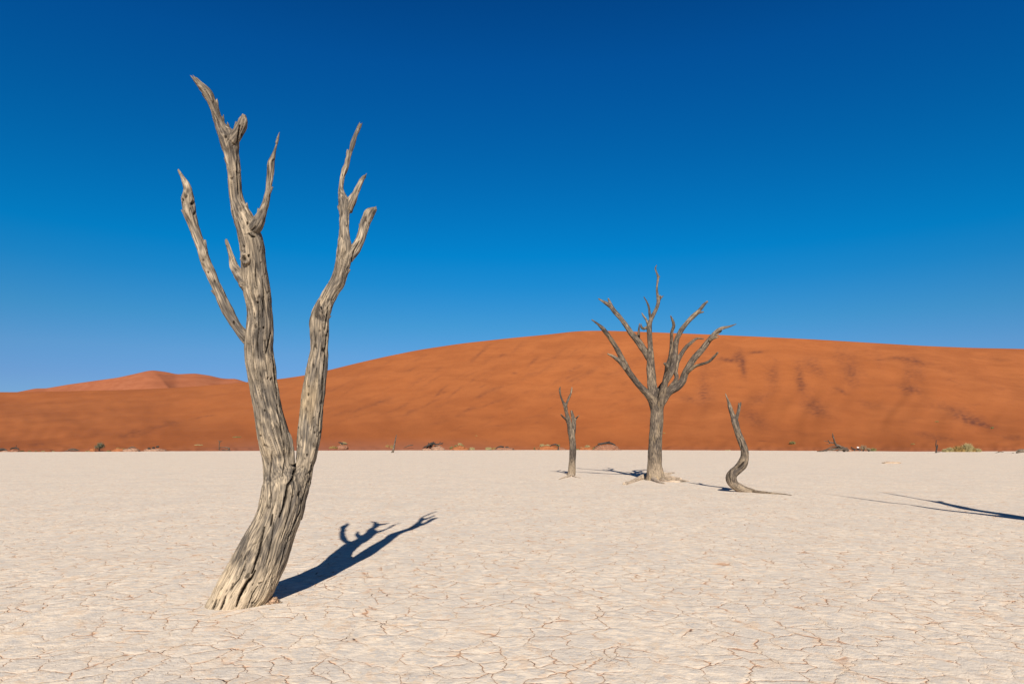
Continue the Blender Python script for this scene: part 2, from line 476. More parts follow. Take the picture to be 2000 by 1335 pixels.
def build_dune():
    a = np.concatenate([np.linspace(-2.4, -0.84, 60, endpoint=False), np.linspace(-0.84, 0.84, 1000), np.linspace(0.84, 2.4, 61)[1:]])
    px = CX + F * a
    t = np.concatenate([[-0.12, -0.05, -0.02, -0.012, -0.006], np.linspace(0, 0.05, 24)[:-1], np.linspace(0.05, 1, 240), np.linspace(1.0, 2.2, 24)[1:]])
    D0 = toe_dist(px)
    D1 = DCREST + 14 * np.sin(px / 310.0)
    D = D0[None, :] + t[:, None] * (D1 - D0)[None, :]
    X = a[None, :] * D
    Z = dune_z(X, D)
    nr, nc = D.shape
    V = np.stack([X, D, Z], -1).reshape(-1, 3)
    i = np.arange(nr - 1)[:, None] * nc + np.arange(nc - 1)[None, :]
    Fc = np.stack([i, i + 1, i + nc + 1, i + nc], -1).reshape(-1, 4)
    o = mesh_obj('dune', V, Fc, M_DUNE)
    u = CX + F * V[:, 0] / V[:, 1]
    v = HOR - F * (V[:, 2] - CAMH) / V[:, 1]
    dark = np.zeros(len(V))
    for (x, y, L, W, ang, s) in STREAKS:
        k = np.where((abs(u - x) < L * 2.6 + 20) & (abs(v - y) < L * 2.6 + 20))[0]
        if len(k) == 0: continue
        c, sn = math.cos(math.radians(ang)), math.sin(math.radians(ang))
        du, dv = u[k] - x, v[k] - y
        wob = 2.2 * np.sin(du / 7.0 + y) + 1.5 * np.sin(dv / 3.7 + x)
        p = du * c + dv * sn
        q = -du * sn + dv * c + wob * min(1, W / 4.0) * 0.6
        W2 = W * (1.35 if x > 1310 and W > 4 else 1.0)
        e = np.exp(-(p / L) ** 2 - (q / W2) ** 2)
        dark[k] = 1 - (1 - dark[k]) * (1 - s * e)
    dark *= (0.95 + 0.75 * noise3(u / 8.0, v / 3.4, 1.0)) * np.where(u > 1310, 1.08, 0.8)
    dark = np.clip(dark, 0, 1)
    toe = pchip(TOE, u)
    pink = sstep(30, 4, toe - v) * sstep(330, 520, u) * sstep(1100, 800, u) * 0.55 + sstep(10, 2, toe - v) * 0.25
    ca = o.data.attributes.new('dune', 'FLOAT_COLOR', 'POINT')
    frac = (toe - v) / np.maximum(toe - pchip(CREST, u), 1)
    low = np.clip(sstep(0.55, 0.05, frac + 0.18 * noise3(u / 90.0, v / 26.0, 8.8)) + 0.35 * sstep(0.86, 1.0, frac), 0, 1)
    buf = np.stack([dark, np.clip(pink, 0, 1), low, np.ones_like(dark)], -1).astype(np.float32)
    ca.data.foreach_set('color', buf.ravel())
    tag(o, 'long smooth orange sand dune rising behind the white clay pan', 'dune', kind='structure')
    return o


def build_far_dune():
    C = np.array([(-400, 800), (-100, 785), (20, 768), (45, 763), (70, 758), (90, 758), (130, 751), (190, 742.5), (230, 737), (262, 730),
                  (290, 723.5), (300, 722.8), (325, 726), (345, 730.5), (365, 729.5), (382, 729), (410, 733), (430, 738), (445, 739.5),
                  (460, 739), (472, 743), (500, 752), (600, 785), (800, 800)], float)
    px = np.linspace(-500, 900, 420)
    y = np.interp(px, C[:, 0], C[:, 1])
    y = np.convolve(np.pad(y, 2, mode='edge'), np.array([1, 2, 3, 2, 1]) / 9.0, 'valid')
    D1 = 1150 + 40 * np.sin(px / 60.0)
    Zc = CAMH + (HOR - y) / F * D1
    t = np.concatenate([np.linspace(0, 1, 90), np.linspace(1, 1.8, 12)[1:]])
    D = 820 + t[:, None] * (D1 - 820)[None, :]
    g = np.where(t <= 1, 0.25 * t + 0.75 * t ** 1.3, 1 - (t - 1) * 0.8)
    Z = Zc[None, :] * g[:, None]
    # a ridge that falls forward from the summit, with bowls to either side
    ridge = 300 + (1 - t[:, None]) * 110
    d = (px[None, :] - ridge)
    env = (np.sin(np.pi * np.clip(t, 0, 1)) ** 0.8)[:, None]
    Z = Z + env * (9 * np.exp(-np.abs(d) / 26.0) - 7 * np.exp(-((d - 60) / 55.0) ** 2) + 5 * np.exp(-((px[None, :] - 395 - 40 * (1 - t[:, None])) / 24.0) ** 2))
    Z = Z + env * noise3(px[None, :] / 40.0 + t[:, None] * 2, t[:, None] * 3, 4.4) * 2.6
    X = (px - CX)[None, :] / F * D
    V = np.stack([X, D, Z], -1).reshape(-1, 3)
    nr, nc = D.shape
    i = np.arange(nr - 1)[:, None] * nc + np.arange(nc - 1)[None, :]
    Fc = np.stack([i, i + 1, i + nc + 1, i + nc], -1).reshape(-1, 4)
    o = mesh_obj('far_dune', V, Fc, M_DUNE_FAR)
    u = CX + F * V[:, 0] / V[:, 1]; v = HOR - F * (V[:, 2] - CAMH) / V[:, 1]
    peak_shade = 0.55 * np.exp(-((u - 318) / 42) ** 2 - ((v - 734 - (u - 318) * .04) / 5) ** 2) + 0.3 * np.exp(-((u - 330) / 60) ** 2 - ((v - 748) / 4) ** 2)  # brownish shade right of the peak, painted as darker sand
    peak_shade = np.clip(peak_shade * (0.8 + 0.8 * noise3(u / 8, v / 2.5, 0.3)), 0, 1)
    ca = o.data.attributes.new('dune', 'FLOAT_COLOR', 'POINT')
    ca.data.foreach_set('color', np.stack([peak_shade, 0 * peak_shade, 0 * peak_shade, peak_shade * 0 + 1], -1).astype(np.float32).ravel())
    tag(o, 'distant sand dune with a soft peak, coloured pinkish for haze, beyond the near dune', 'dune', kind='structure')


def build_ground():
    # one sheet, finely divided near the viewer so that its swells are real
    r = np.concatenate([[0.0], np.geomspace(1.2, 60, 90), np.geomspace(66, 6000, 26)])
    n = 240
    ang = np.linspace(0, 2 * np.pi, n, endpoint=False)
    V = [(0, 0, 0)]
    for rr in r[1:]:
        x = rr * np.cos(ang); y = rr * np.sin(ang)
        z = 0.014 * noise3(x * 0.55, y * 0.55, 0.4) * (sstep(60, 20, np.full(n, rr)))
        V += np.stack([x, y, z], -1).tolist()
    Fc = [[0, 1 + k, 1 + (k + 1) % n] for k in range(n)]
    for j in range(len(r) - 2):
        a = 1 + j * n; b = a + n
        for k in range(n):
            k2 = (k + 1) % n
            Fc.append([a + k, b + k, b + k2, a + k2])
    o = mesh_obj('ground', V, Fc, M_PAN)
    tag(o, 'pale cracked clay pan, dry and flat, up to the foot of the dune', 'ground', kind='structure')


build_dune()
build_far_dune()
build_ground()

# ---------------------------------------------------------------- dead trees
def catmull(P, step):
    """P: n x 4 (x, y, z, r) control points -> dense samples"""
    P = np.asarray(P, float)
    Q = np.vstack([2 * P[0] - P[1], P, 2 * P[-1] - P[-2]])
    out = []
    for i in range(1, len(Q) - 2):
        p0, p1, p2, p3 = Q[i - 1], Q[i], Q[i + 1], Q[i + 2]
        L = np.linalg.norm((p2 - p1)[:3])
        n = max(2, int(L / step))
        for k in range(n):
            t = k / n
            q = 0.5 * ((2 * p1) + (-p0 + p2) * t + (2 * p0 - 5 * p1 + 4 * p2 - p3) * t * t + (-p0 + 3 * p1 - 3 * p2 + p3) * t ** 3)
            q[3] = max(q[3], min(p1[3], p2[3]) * 0.8)
            out.append(q)
    out.append(P[-1])
    return np.array(out)


class Chain:
    def __init__(s, name, P, parent=None, step=0.02, label=None, mat=None):
        s.mat = mat
        s.name, s.parent, s.label = name, parent, label
        S = catmull(P, step)
        s.p, s.r = S[:, :3], S[:, 3]
        d = np.gradient(s.p, axis=0)
        s.t = d / (np.linalg.norm(d, axis=1)[:, None] + 1e-9)
        s.s = np.concatenate([[0], np.cumsum(np.linalg.norm(np.diff(s.p, axis=0), axis=1))])
        N = np.zeros_like(s.p)
        ref = np.array([0, -1.0, 0]) if abs(s.t[0][1]) < 0.9 else np.array([1.0, 0, 0])
        n = ref - s.t[0] * ref.dot(s.t[0]); n /= np.linalg.norm(n)
        for i in range(len(N)):
            n = n - s.t[i] * n.dot(s.t[i]); n /= np.linalg.norm(n)
            N[i] = n
        s.n = N
        s.b = np.cross(s.t, N)

    def tube(s, sides, seed, lump):
        V, Fc = [], []
        a = np.linspace(0, 2 * np.pi, sides, endpoint=False)
        m = len(s.p)
        for i in range(m):
            rr = s.r[i] * (1 + lump * noise3(np.cos(a) * 0.9 + seed, np.sin(a) * 0.9, s.s[i] / max(0.05, s.r.mean() * 3.5)))
            V.append(s.p[i] + np.cos(a)[:, None] * s.n[i] * rr[:, None] + np.sin(a)[:, None] * s.b[i] * rr[:, None])
        V = np.vstack(V)
        for i in range(m - 1):
            for k in range(sides):
                k2 = (k + 1) % sides
                Fc.append([i * sides + k, i * sides + k2, (i + 1) * sides + k2, (i + 1) * sides + k])
        c0 = len(V); V = np.vstack([V, s.p[0] - s.t[0] * s.r[0] * 0.3, s.p[-1] + s.t[-1] * s.r[-1] * 0.25])
        for k in range(sides):
            k2 = (k + 1) % sides
            Fc.append([c0, k2, k]); Fc.append([c0 + 1, (m - 1) * sides + k, (m - 1) * sides + k2])
        return V, Fc


def bark(x, y, s, k, seed):
    """relief (metres, outward), tone, grain, crack. k scales the features"""
    o = seed * 13.7
    wx = noise3(x * 5 / k + o, y * 5 / k, s * 1.7 / k) * 0.022 * k
    wy = noise3(x * 5 / k, y * 5 / k + o, s * 1.7 / k + 9) * 0.022 * k
    X, Y, S = (x + wx) / k, (y + wy) / k, s / k
    n1 = noise3(X * 15 + o, Y * 15, S * 1.15)
    m1 = sstep(-0.25, 0.25, noise3(X * 3.6, Y * 3.6 + o, S * 1.5 + 4))
    c1 = np.clip(1 - np.abs(n1) / 0.060, 0, 1) * m1
    n2 = noise3(X * 34 + 5, Y * 34 + o, S * 2.4)
    m2 = sstep(-0.35, 0.2, noise3(X * 7 + 3, Y * 7 + o, S * 2.6))
    c2 = np.clip(1 - np.abs(n2) / 0.14, 0, 1) * m2
    n3 = noise3(X * 64, Y * 64 + o, S * 4.6)
    n4 = noise3(X * 22 + 4, Y * 22 + o, S * 9.0)
    pit = sstep(0.42, 0.60, noise3(X * 26 + 7, Y * 26 + o, S * 13.0)) * sstep(-0.1, 0.3, noise3(X * 4 + 1, Y * 4 + o, S * 3.0))
    low = noise3(X * 8 + 2, Y * 8 + o, S * 1.6)
    lump = noise3(X * 2.8, Y * 2.8 + o, S * 2.6)
    disp = (0.0025 - 0.012 * c1 - 0.0065 * c2 + 0.0030 * n3 + 0.004 * n4 + 0.008 * low + 0.011 * lump - 0.009 * pit + 0.004 * np.abs(n1)) * k
    tone = 0.36 + 0.55 * noise3(X * 4 + 8, Y * 4 + o, S * 1.4) + 0.55 * n3 + 0.30 * noise3(X * 19 + 8, Y * 19 + o, S * 1.8) + 0.25 * n4
    grain = np.clip(0.5 + 0.65 * n3 + 0.45 * n2 + 0.3 * n4, 0, 1)
    crack = np.clip(c1 * 0.82 + c2 * 0.40 + pit * 0.75, 0, 1)
    return disp, tone, grain, crack


def remesh(V, Fc, voxel, smooth_it=2):
    me = bpy.data.meshes.new('tmp')
    me.from_pydata(V.tolist(), [], Fc)
    ob = bpy.data.objects.new('tmp', me)
    col.objects.link(ob)
    md = ob.modifiers.new('r', 'REMESH'); md.mode = 'VOXEL'; md.voxel_size = voxel; md.adaptivity = 0
    if smooth_it:
        ms = ob.modifiers.new('s', 'SMOOTH'); ms.factor = 0.5; ms.iterations = smooth_it
    dg = bpy.context.evaluated_depsgraph_get()
    ev = ob.evaluated_get(dg)
    m2 = ev.to_mesh()
    n = len(m2.vertices)
    co = np.empty(n * 3, np.float32); m2.vertices.foreach_get('co', co)
    nr = np.empty(n * 3, np.float32); m2.vertex_normals.foreach_get('vector', nr)
    nf = len(m2.polygons)
    lv = np.empty(len(m2.loops), np.int32); m2.loops.foreach_get('vertex_index', lv)
    lt = np.empty(nf, np.int32); m2.polygons.foreach_get('loop_total', lt)
    assert (lt == 4).all()
    ev.to_mesh_clear()
    bpy.data.objects.remove(ob); bpy.data.meshes.remove(me)
    return co.reshape(-1, 3).astype(float), nr.reshape(-1, 3).astype(float), lv.reshape(-1, 4)


def vnormals(V, Q):
    a, b, c, d = (V[Q[:, i]] for i in range(4))
    fn = np.cross(c - a, d - b)
    n = np.zeros_like(V)
    for i in range(4):
        for j in range(3):
            n[:, j] += np.bincount(Q[:, i], fn[:, j], len(V))
    return n / (np.linalg.norm(n, axis=1)[:, None] + 1e-12)


def build_tree(name, base, label, cat, chains, mats, voxel, k=1.0, lump=0.10, twist=0.25, dust=None, fissures=(), holes=(), group=None,
               sides=18, disp_gain=1.0, smooth_it=2, tone_add=0.0):
    """chains: list of Chain; each becomes its own mesh part, its bark flowing into its neighbours"""
    AV, AF = [], []
    off = 0
    for i, c in enumerate(chains):
        V, Fc = c.tube(sides, i * 3.1, lump)
        AV.append(V); AF += [[v + off for v in f] for f in Fc]
        off += len(V)
    V, N, Q = remesh(np.vstack(AV), AF, voxel, smooth_it)
    n = len(V)
    key = np.full((len(chains), n), 1e3)
    fields = []
    for ci, c in enumerate(chains):
        lo = (c.p - 1.8 * c.r[:, None]).min(0) - 0.12 * k; hi = (c.p + 1.8 * c.r[:, None]).max(0) + 0.12 * k
        idx = np.where(((V > lo) & (V < hi)).all(1))[0]
        best = np.zeros(len(idx), int); bd = np.full(len(idx), 1e9)
        for ch in range(0, len(idx), 4000):
            v = V[idx[ch:ch + 4000]]
            d2 = ((v ** 2).sum(1)[:, None] + (c.p ** 2).sum(1)[None, :] - 2 * v @ c.p.T)
            b = d2.argmin(1)
            best[ch:ch + 4000] = b
        o = V[idx] - c.p[best]
        ax = (o * c.t[best]).sum(1)
        end = ((best == len(c.p) - 1) & (ax > 0)) | ((best == 0) & (ax < 0))
        rad = np.linalg.norm(o - ax[:, None] * c.t[best], axis=1)
        dist = np.where(end, np.linalg.norm(o, axis=1), rad)
        key[ci, idx] = (dist - c.r[best])
        fields.append((idx, (o * c.n[best]).sum(1), (o * c.b[best]).sum(1), c.s[best] + ax, c.r[best]))
    wts = np.exp(-np.clip(key - key.min(0), 0, 1) / (0.018 * k))
    wts /= wts.sum(0)
    dom = wts.argmax(0)
    D = np.zeros(n); T = np.zeros(n); G = np.zeros(n); C = np.zeros(n); R = np.zeros(n); gco = np.zeros((n, 3))
    for ci, c in enumerate(chains):
        idx, x, y, s, r = fields[ci]
        w = wts[ci, idx]
        keep = w > 0.01
        idx, x, y, s, r, w = idx[keep], x[keep], y[keep], s[keep], r[keep], w[keep]
        th = s * twist
        xr, yr = x * np.cos(th) - y * np.sin(th), x * np.sin(th) + y * np.cos(th)
        d, t_, g_, cr = bark(xr, yr, s, k, ci + 1)
        D[idx] += w * d; T[idx] += w * t_; G[idx] += w * g_; C[idx] += w * cr; R[idx] += w * r
        m = dom[idx] == ci
        gco[idx[m]] = np.stack([xr[m], yr[m], s[m] + ci * 3.0], -1)
    lim = np.clip(R / (0.05 * k), 0.2, 1.0)
    D *= lim
    T += tone_add
    if len(fissures) or len(holes):
        u = CX + F * V[:, 0] / V[:, 1]; v = HOR - F * (V[:, 2] - CAMH) / V[:, 1]
        front = N[:, 1] < 0.1
        for poly, wd, dp in fissures:
            P = np.array(poly, float)
            dm = np.full(n, 1e9)
            tt = np.zeros(n)
            L = np.concatenate([[0], np.cumsum(np.linalg.norm(np.diff(P, axis=0), axis=1))])
            for i in range(len(P) - 1):
                a, b = P[i], P[i + 1]
                ab = b - a
                t = np.clip(((u - a[0]) * ab[0] + (v - a[1]) * ab[1]) / (ab @ ab), 0, 1)
                dd = np.hypot(u - a[0] - t * ab[0], v - a[1] - t * ab[1])
                q = dd < dm
                tt[q] = (L[i] + t[q] * np.linalg.norm(ab)) / L[-1]; dm[q] = dd[q]
            w_ = wd * np.sqrt(np.clip(np.sin(np.pi * (0.08 + 0.84 * tt)), 0, 1)) * (1 + 0.35 * noise3(v / 5.0, 0.5, wd))
            e = np.clip(1 - dm / w_, 0, 1) * front
            D -= dp * e ** 0.7
            C = np.maximum(C, np.clip(e * 2.2, 0, 1))
        for x, y, r_, dp in holes:
            dd = np.hypot(u - x, (v - y) * 0.65)
            e = np.clip(1 - dd / r_, 0, 1) * front
            D -= dp * e ** 0.6
            C = np.maximum(C, np.clip(e * 1.6, 0, 1))
    if dust is not None:
        z0, z1 = dust
        f = sstep(z1, z0, V[:, 2] + 0.15 * noise3(V[:, 0] * 7, V[:, 1] * 7, V[:, 2] * 2))
        T = T + f * 0.9
        G = np.clip(G + f * 0.42, 0, 1.5)
    V2 = V + N * (D * disp_gain)[:, None]
    N2 = vnormals(V2, Q)
    if (N2 * N).sum() < 0: N2 = -N2
    T = np.clip(T, 0, 1)
    root = empty(name, base, label, cat, group)
    objs = {}
    # stray islands of a part go to the part they grow from
    second = np.argsort(-wts, axis=0)[min(1, len(chains) - 1)]
    face_dom = dom[Q[:, 0]].copy()
    for ci in range(len(chains)):
        fi = np.where(face_dom == ci)[0]
        if len(fi) == 0: continue
        lab = np.arange(n)
        fq = Q[fi]
        while True:
            old = lab.copy()
            m = lab[fq].min(1)
            for q_ in range(4): np.minimum.at(lab, fq[:, q_], m)
            lab = lab[lab]
            if (lab == old).all(): break
        fl = lab[fq[:, 0]]
        ids, cnt = np.unique(fl, return_counts=True)
        if len(ids) > 1:
            main = ids[cnt.argmax()]
            mv = fi[fl != main]
            alt = second[Q[mv, 0]]
            par_ = chains[ci].parent
            alt = np.where(key[alt, Q[mv, 0]] > 500, par_ if par_ is not None else 0, alt)
            face_dom[mv] = alt
    for ci, c in enumerate(chains):
        fq = Q[face_dom == ci]
        if len(fq) == 0: continue
        used, inv = np.unique(fq, return_inverse=True)
        par = objs.get(c.parent, root) if c.parent is not None else root
        o = mesh_obj(c.name, V2[used], inv.reshape(-1, 4), c.mat or mats.get(c.name, mats['*']), par)
        if c.label: o['label'] = c.label
        objs[ci] = o
        me = o.data
        a1 = me.attributes.new('bark', 'FLOAT_COLOR', 'POINT')
        a1.data.foreach_set('color', np.stack([T, G, C, np.ones(n)], -1)[used].astype(np.float32).ravel())
        a2 = me.attributes.new('gco', 'FLOAT_VECTOR', 'POINT')
        a2.data.foreach_set('vector', gco[used].astype(np.float32).ravel())
        me.normals_split_custom_set_from_vertices(N2[used].tolist())
    print(name, 'verts', n, 'parts', len(objs))
    return root


def C3(name, pts, D, parent=None, step=0.02, label=None):
    """pts: (x, y, r) in photo units with a depth function or (x, y, r, D)"""
    P = []
    for q in pts:
        d = q[3] if len(q) > 3 else (D(q[1]) if callable(D) else D)
        p = at(q[0], q[1], d)
        P.append((*p, q[2] * d / F))
    return Chain(name, P, parent, step, label)


def splinters(chains, ci, rng, n=3, length=0.06, r=0.008):
    """frayed fibres at the broken end of chain ci, kept inside its own part"""
    c = chains[ci]
    e, t = c.p[-1], c.t[-1]
    out = []
    for _ in range(n):
        a = rng.uniform(0, 6.28); off = (c.n[-1] * math.cos(a) + c.b[-1] * math.sin(a)) * c.r[-1] * 0.7
        st = e + off - t * length * rng.uniform(0.5, 1.5)
        en = st + t * length * rng.uniform(1.2, 2.6) + off * rng.uniform(0, 0.6)
        mid = (st + en) / 2
        out.append(((*st, r * 1.5), (*mid, r), (*en, r * 0.35)))
    return out


def hero_tree():
    ye = [1200, 1180, 1050, 930, 890, 660, 545, 445, 270, 150]
    de = [6.83, 6.84, 6.90, 7.05, 7.06, 6.80, 6.68, 6.55, 6.34, 6.13]
    dl = lambda y: float(np.interp(-y, [-q for q in ye], de))
    dr = lambda y: float(np.interp(-y, [-1000, -930, -890, -700, -490, -400, -243], [7.02, 7.08, 7.12, 7.28, 7.46, 7.58, 7.78]))
    ch = []
    ch.append(C3('trunk', [(440, 1225, 54), (449, 1200, 51), (459, 1182, 49.5), (471, 1160, 50), (485.5, 1138, 50.5), (505, 1098, 48.5), (523.5, 1056, 45), (541, 1014, 42),
                           (551, 975, 41), (552, 945, 38), (546, 918, 29.5), (543.5, 892, 28.3), (541, 873, 30), (533.5, 845, 30), (524, 806, 27.5), (516.5, 764, 26.5),
                           (510, 722, 27.5), (506, 684, 27), (507, 655, 26.5), (508.5, 625, 25), (507, 600, 23.8), (502, 568, 24.5),
                           (498, 535, 23), (494.5, 505, 22), (492, 480, 21.5), (488, 460, 20.5), (484, 446, 15), (480, 434, 6)], dl, step=0.03))
    ch.append(C3('branch', [(493, 500, 15), (489, 470, 20.5), (481, 440, 19), (470, 413, 15.5), (462.5, 390, 12), (459, 360, 12), (457, 330, 12), (453, 301, 13.5),
                            (450, 285, 16), (445, 268, 17), (433, 250, 12), (425, 230, 9.6), (420, 215, 9), (414, 200, 8.2), (409, 187, 8.6),
                            (403, 178, 8), (395, 170, 7), (387, 161, 5.2), (380.5, 154, 4.8)], dl, step=0.02,
                 label='tall upper stem, bending left at its broken tip'))                                # 1
    ch.append(C3('branch', [(563, 1010, 26, 7.0), (572, 965, 27.5, 7.05), (585, 932, 22.5, 7.09), (593.5, 908, 17.6), (599, 886, 18), (604, 848, 21.5), (609, 806, 21.5), (613, 764, 20.5), (618, 722, 19),
                            (622.5, 684, 17.5), (624.5, 650, 17.6), (625, 625, 17.3), (631, 604, 15.5), (640, 583, 13), (650, 565, 12.8),
                            (658, 553, 14.2), (663, 540, 13.8), (667, 525, 13.6), (671, 505, 14.5), (673, 485, 13), (672.5, 465, 10), (672, 440, 8.8),
                            (672.5, 418, 9.5), (673, 400, 11.5), (669, 385, 8), (666, 368, 5), (668.5, 347, 5.2), (672, 335, 6), (677, 323, 4.8),
                            (681, 306, 4.2), (686.5, 290, 3.8), (689, 281, 4.4), (693.5, 266, 3.4), (699, 254, 3.6), (702, 247, 3.0)], dr, step=0.02,
                 label='big right-hand limb dividing from the trunk at a narrow crotch'))                 # 2
    ch.append(C3('branch', [(497, 668, 15, 6.85), (482, 660, 12, 6.82), (464, 640, 8.8, 6.81), (443, 604, 9, 6.80), (426.5, 568, 9.4, 6.80), (412.5, 532, 9.4, 6.80), (400.5, 505, 8.4, 6.80),
                            (395, 486, 9, 6.81), (389, 470, 8.8, 6.81), (381, 450, 10.4, 6.82), (375.5, 434, 11, 6.82), (371, 420, 11.2, 6.82), (368, 405, 10.8, 6.83),
                            (366.5, 390, 10.8, 6.83), (367, 378, 9, 6.83), (366, 368, 7.4, 6.83), (362.5, 358, 6.2, 6.83), (357, 347, 4, 6.83), (350.5, 336, 1.6, 6.83)], None, step=0.02,
                 label='long bare limb curving up on the left'))                                          # 3
    ch.append(C3('twig', [(490, 452, 15, 6.56), (502, 438, 11, 6.5), (512, 416, 8, 6.5), (520, 392, 6.6, 6.5), (525.5, 360, 5.4, 6.5), (528.5, 332, 6.2, 6.5), (530, 317, 6, 6.5),
                          (535, 300, 3.2, 6.49), (539, 286, 2, 6.49), (543, 271, 1, 6.49)], None, parent=1, step=0.015, label='slender upright twig beside the tall stem'))  # 4
    ch.append(C3('twig', [(484, 560, 12, 6.66), (474, 546, 10, 6.66), (463, 531, 8, 6.7), (457, 520, 7, 6.72), (453, 505, 5.6, 6.73), (449, 492, 4.4, 6.73), (444, 476, 3.4, 6.73), (441.5, 467, 2, 6.73)], None, parent=0, step=0.015,
                 label='short pale snag sticking out of the trunk'))                                      # 5
    ch.append(C3('twig', [(453, 275, 11, 6.32), (464, 258, 9, 6.30), (470, 247, 8.2, 6.29), (474.5, 236, 7.8, 6.28), (475.5, 230, 5.8, 6.28), (476.3, 225, 4.0, 6.28)], None, parent=1, step=0.015,
                 label='stubby broken fork near the top'))                                                # 6
    ch.append(C3('twig', [(678, 410, 10, 7.58), (686, 392, 8.4, 7.6), (693, 378, 6.4, 7.64), (700, 364, 5.6, 7.68), (706, 352, 4.4, 7.72), (712, 344, 2.6, 7.75)], None, parent=2, step=0.015))   # 7
    ch.append(C3('twig', [(678, 502, 12, 7.46), (692, 487, 10, 7.52), (703, 470, 8, 7.58), (709.5, 450, 9, 7.65), (715, 430, 8.6, 7.73), (721, 418, 8.6, 7.78),
                          (727, 412, 6.4, 7.83), (733, 407.5, 4, 7.87)], None, parent=2, step=0.015, label='thick forked twig bending to the right'))   # 8
    # torn shell of wood standing at the crotch, spike on the right limb, knots
    extra = [
        ('twig', [(571, 905, 5, 7.0), (571.5, 880, 4, 6.98), (568, 858, 3, 6.97), (564, 845, 1.4, 6.97)], 0),
        ('twig', [(628, 624, 9, 7.3), (622.5, 610, 6.5, 7.24), (620.5, 601, 4.6, 7.2), (621, 593.5, 3.4, 7.18), (622.6, 586, 2.0, 7.18)], 2),
        ('knot', [(480, 506, 9.5, 6.62), (479, 505, 8.5, 6.50)], 0),
        ('knot', [(474, 556, 7.5, 6.66), (472, 555, 5, 6.6)], 0),
    ]
    for nm, pts, par in extra:
        ch.append(C3(nm, pts, None, parent=par, step=0.01))
    rng = random.Random(5)
    # frayed ends and slivers along the weathered edges
    nb = [1, 2, 3, 4, 6, 7, 8]
    for ci in nb:
        for s in splinters(ch, ci, rng, 4, 0.035, 0.0085):
            ch.append(Chain('splinter', s, ci if ci in (1, 2, 3) else ch[ci].parent, 0.01))
    for (ci, frac, side) in [(1, .86, 1), (1, .78, 1), (1, .72, 1), (1, .66, 1), (1, .30, 1), (1, .55, -1), (1, .9, -1), (3, .8, -1), (3, .35, -1), (2, .5, 1), (2, .62, 1), (2, .78, -1), (8, .8, -1), (4, .5, 1), (4, .25, -1), (6, .55, -1), (2, .93, -1), (3, .62, 1), (8, .6, -1)]:
        c = ch[ci]; i = int(frac * (len(c.p) - 1))
        sd = np.array([side, 0, 0.0]); sd = sd - c.t[i] * sd.dot(c.t[i]); sd /= np.linalg.norm(sd)
        st = c.p[i] + sd * c.r[i] * 0.75 - c.t[i] * 0.03
        en = c.p[i] + sd * (c.r[i] * 1.0 + 0.017) + c.t[i] * 0.035
        ch.append(Chain('splinter', ((*st, 0.014), (*((st + en) / 2), 0.011), (*en, 0.005)), ci if ci in (1, 2, 3) else ch[ci].parent, 0.01))
    fis = [([(532.6, 1004), (529, 1026)], 2.2, .025),
           ([(516, 1028), (510.6, 1056), (506.4, 1079), (500, 1095), (495, 1112), (491.7, 1119)], 2.4, .03),
           ([(499, 1114), (492.7, 1127), (482, 1137.6), (474, 1152), (466.5, 1167), (462, 1184)], 3.3, .045),
           ([(441, 1163), (436, 1177), (430, 1192)], 2.2, .03), ([(424, 1170), (416, 1189)], 1.8, .025),
           ([(503, 1144), (493, 1160), (487, 1178)], 1.6, .015), ([(480, 1098), (467.6, 1129), (448.7, 1152)], 1.6, .015),
           ([(577, 893), (576, 912), (572, 934), (562, 947), (558, 972), (553, 991), (546, 1010)], 3.2, .03),
           ([(574, 940), (566, 1000), (550, 1050)], 1.5, .015), ([(600, 940), (585, 1000), (560, 1060), (545, 1110)], 1.8, .02),
           ([(610, 905), (601, 950)], 1.8, .02), ([(535, 1020), (530, 1060), (520, 1100)], 1.4, .012),
           ([(541, 790), (545, 815), (552, 850)], 1.8, .02), ([(531, 690), (537, 740), (541, 780)], 1.8, .02),
           ([(505, 600), (506, 640), (503, 670), (505, 700)], 1.5, .012), ([(512, 540), (515, 580), (514, 620)], 1.5, .014),
           ([(500, 515), (499, 545), (502, 560)], 1.4, .012), ([(528, 650), (524, 672), (520, 690)], 2.2, .018),
           ([(636, 690), (631, 730), (628, 790), (622, 840)], 2.0, .02), ([(641, 640), (638, 660), (634, 700)], 2.0, .02),
           ([(628, 603), (630, 613)], 1.8, .02), ([(640, 600), (638, 622), (634, 645)], 2.2, .02),
           ([(702, 470), (692, 488), (684, 515)], 1.8, .014), ([(464, 300), (463, 340), (466, 380)], 1.6, .012),
           ([(486, 456), (492, 462), (499, 463)], 1.8, .02), ([(468, 245), (466, 262), (463, 280)], 2.2, .02),
           ([(532, 880), (526, 930), (530, 980)], 1.4, .010), ([(555, 860), (556, 900), (551, 930)], 1.5, .012)]
    hol = [(585, 965, 4.5, .03), (572, 969, 2.4, .02), (503, 862, 2, .02), (516, 870, 2, .02), (509, 851, 1.8, .02), (517, 802, 2.2, .02),
           (602, 770, 2.6, .02), (457, 629, 2, .02), (457, 632, 2, .015), (407, 532, 2, .015), (397, 508, 1.8, .015), (420, 549, 1.8, .015), (478, 505, 5, .03),
           (486, 500, 2.5, .02), (503, 591, 2, .02), (515, 640, 2.2, .02), (600, 888, 2.2, .02), (484, 436, 2.6, .02), (472, 265, 3, .02), (380, 417, 2.6, .02),
           (358, 391, 2.4, .015), (376, 397, 3.4, .025), (632, 683, 3.5, .02), (524, 738, 2, .02), (529, 741, 2, .02), (476, 482, 2.4, .02), (441, 268, 2.4, .02)]
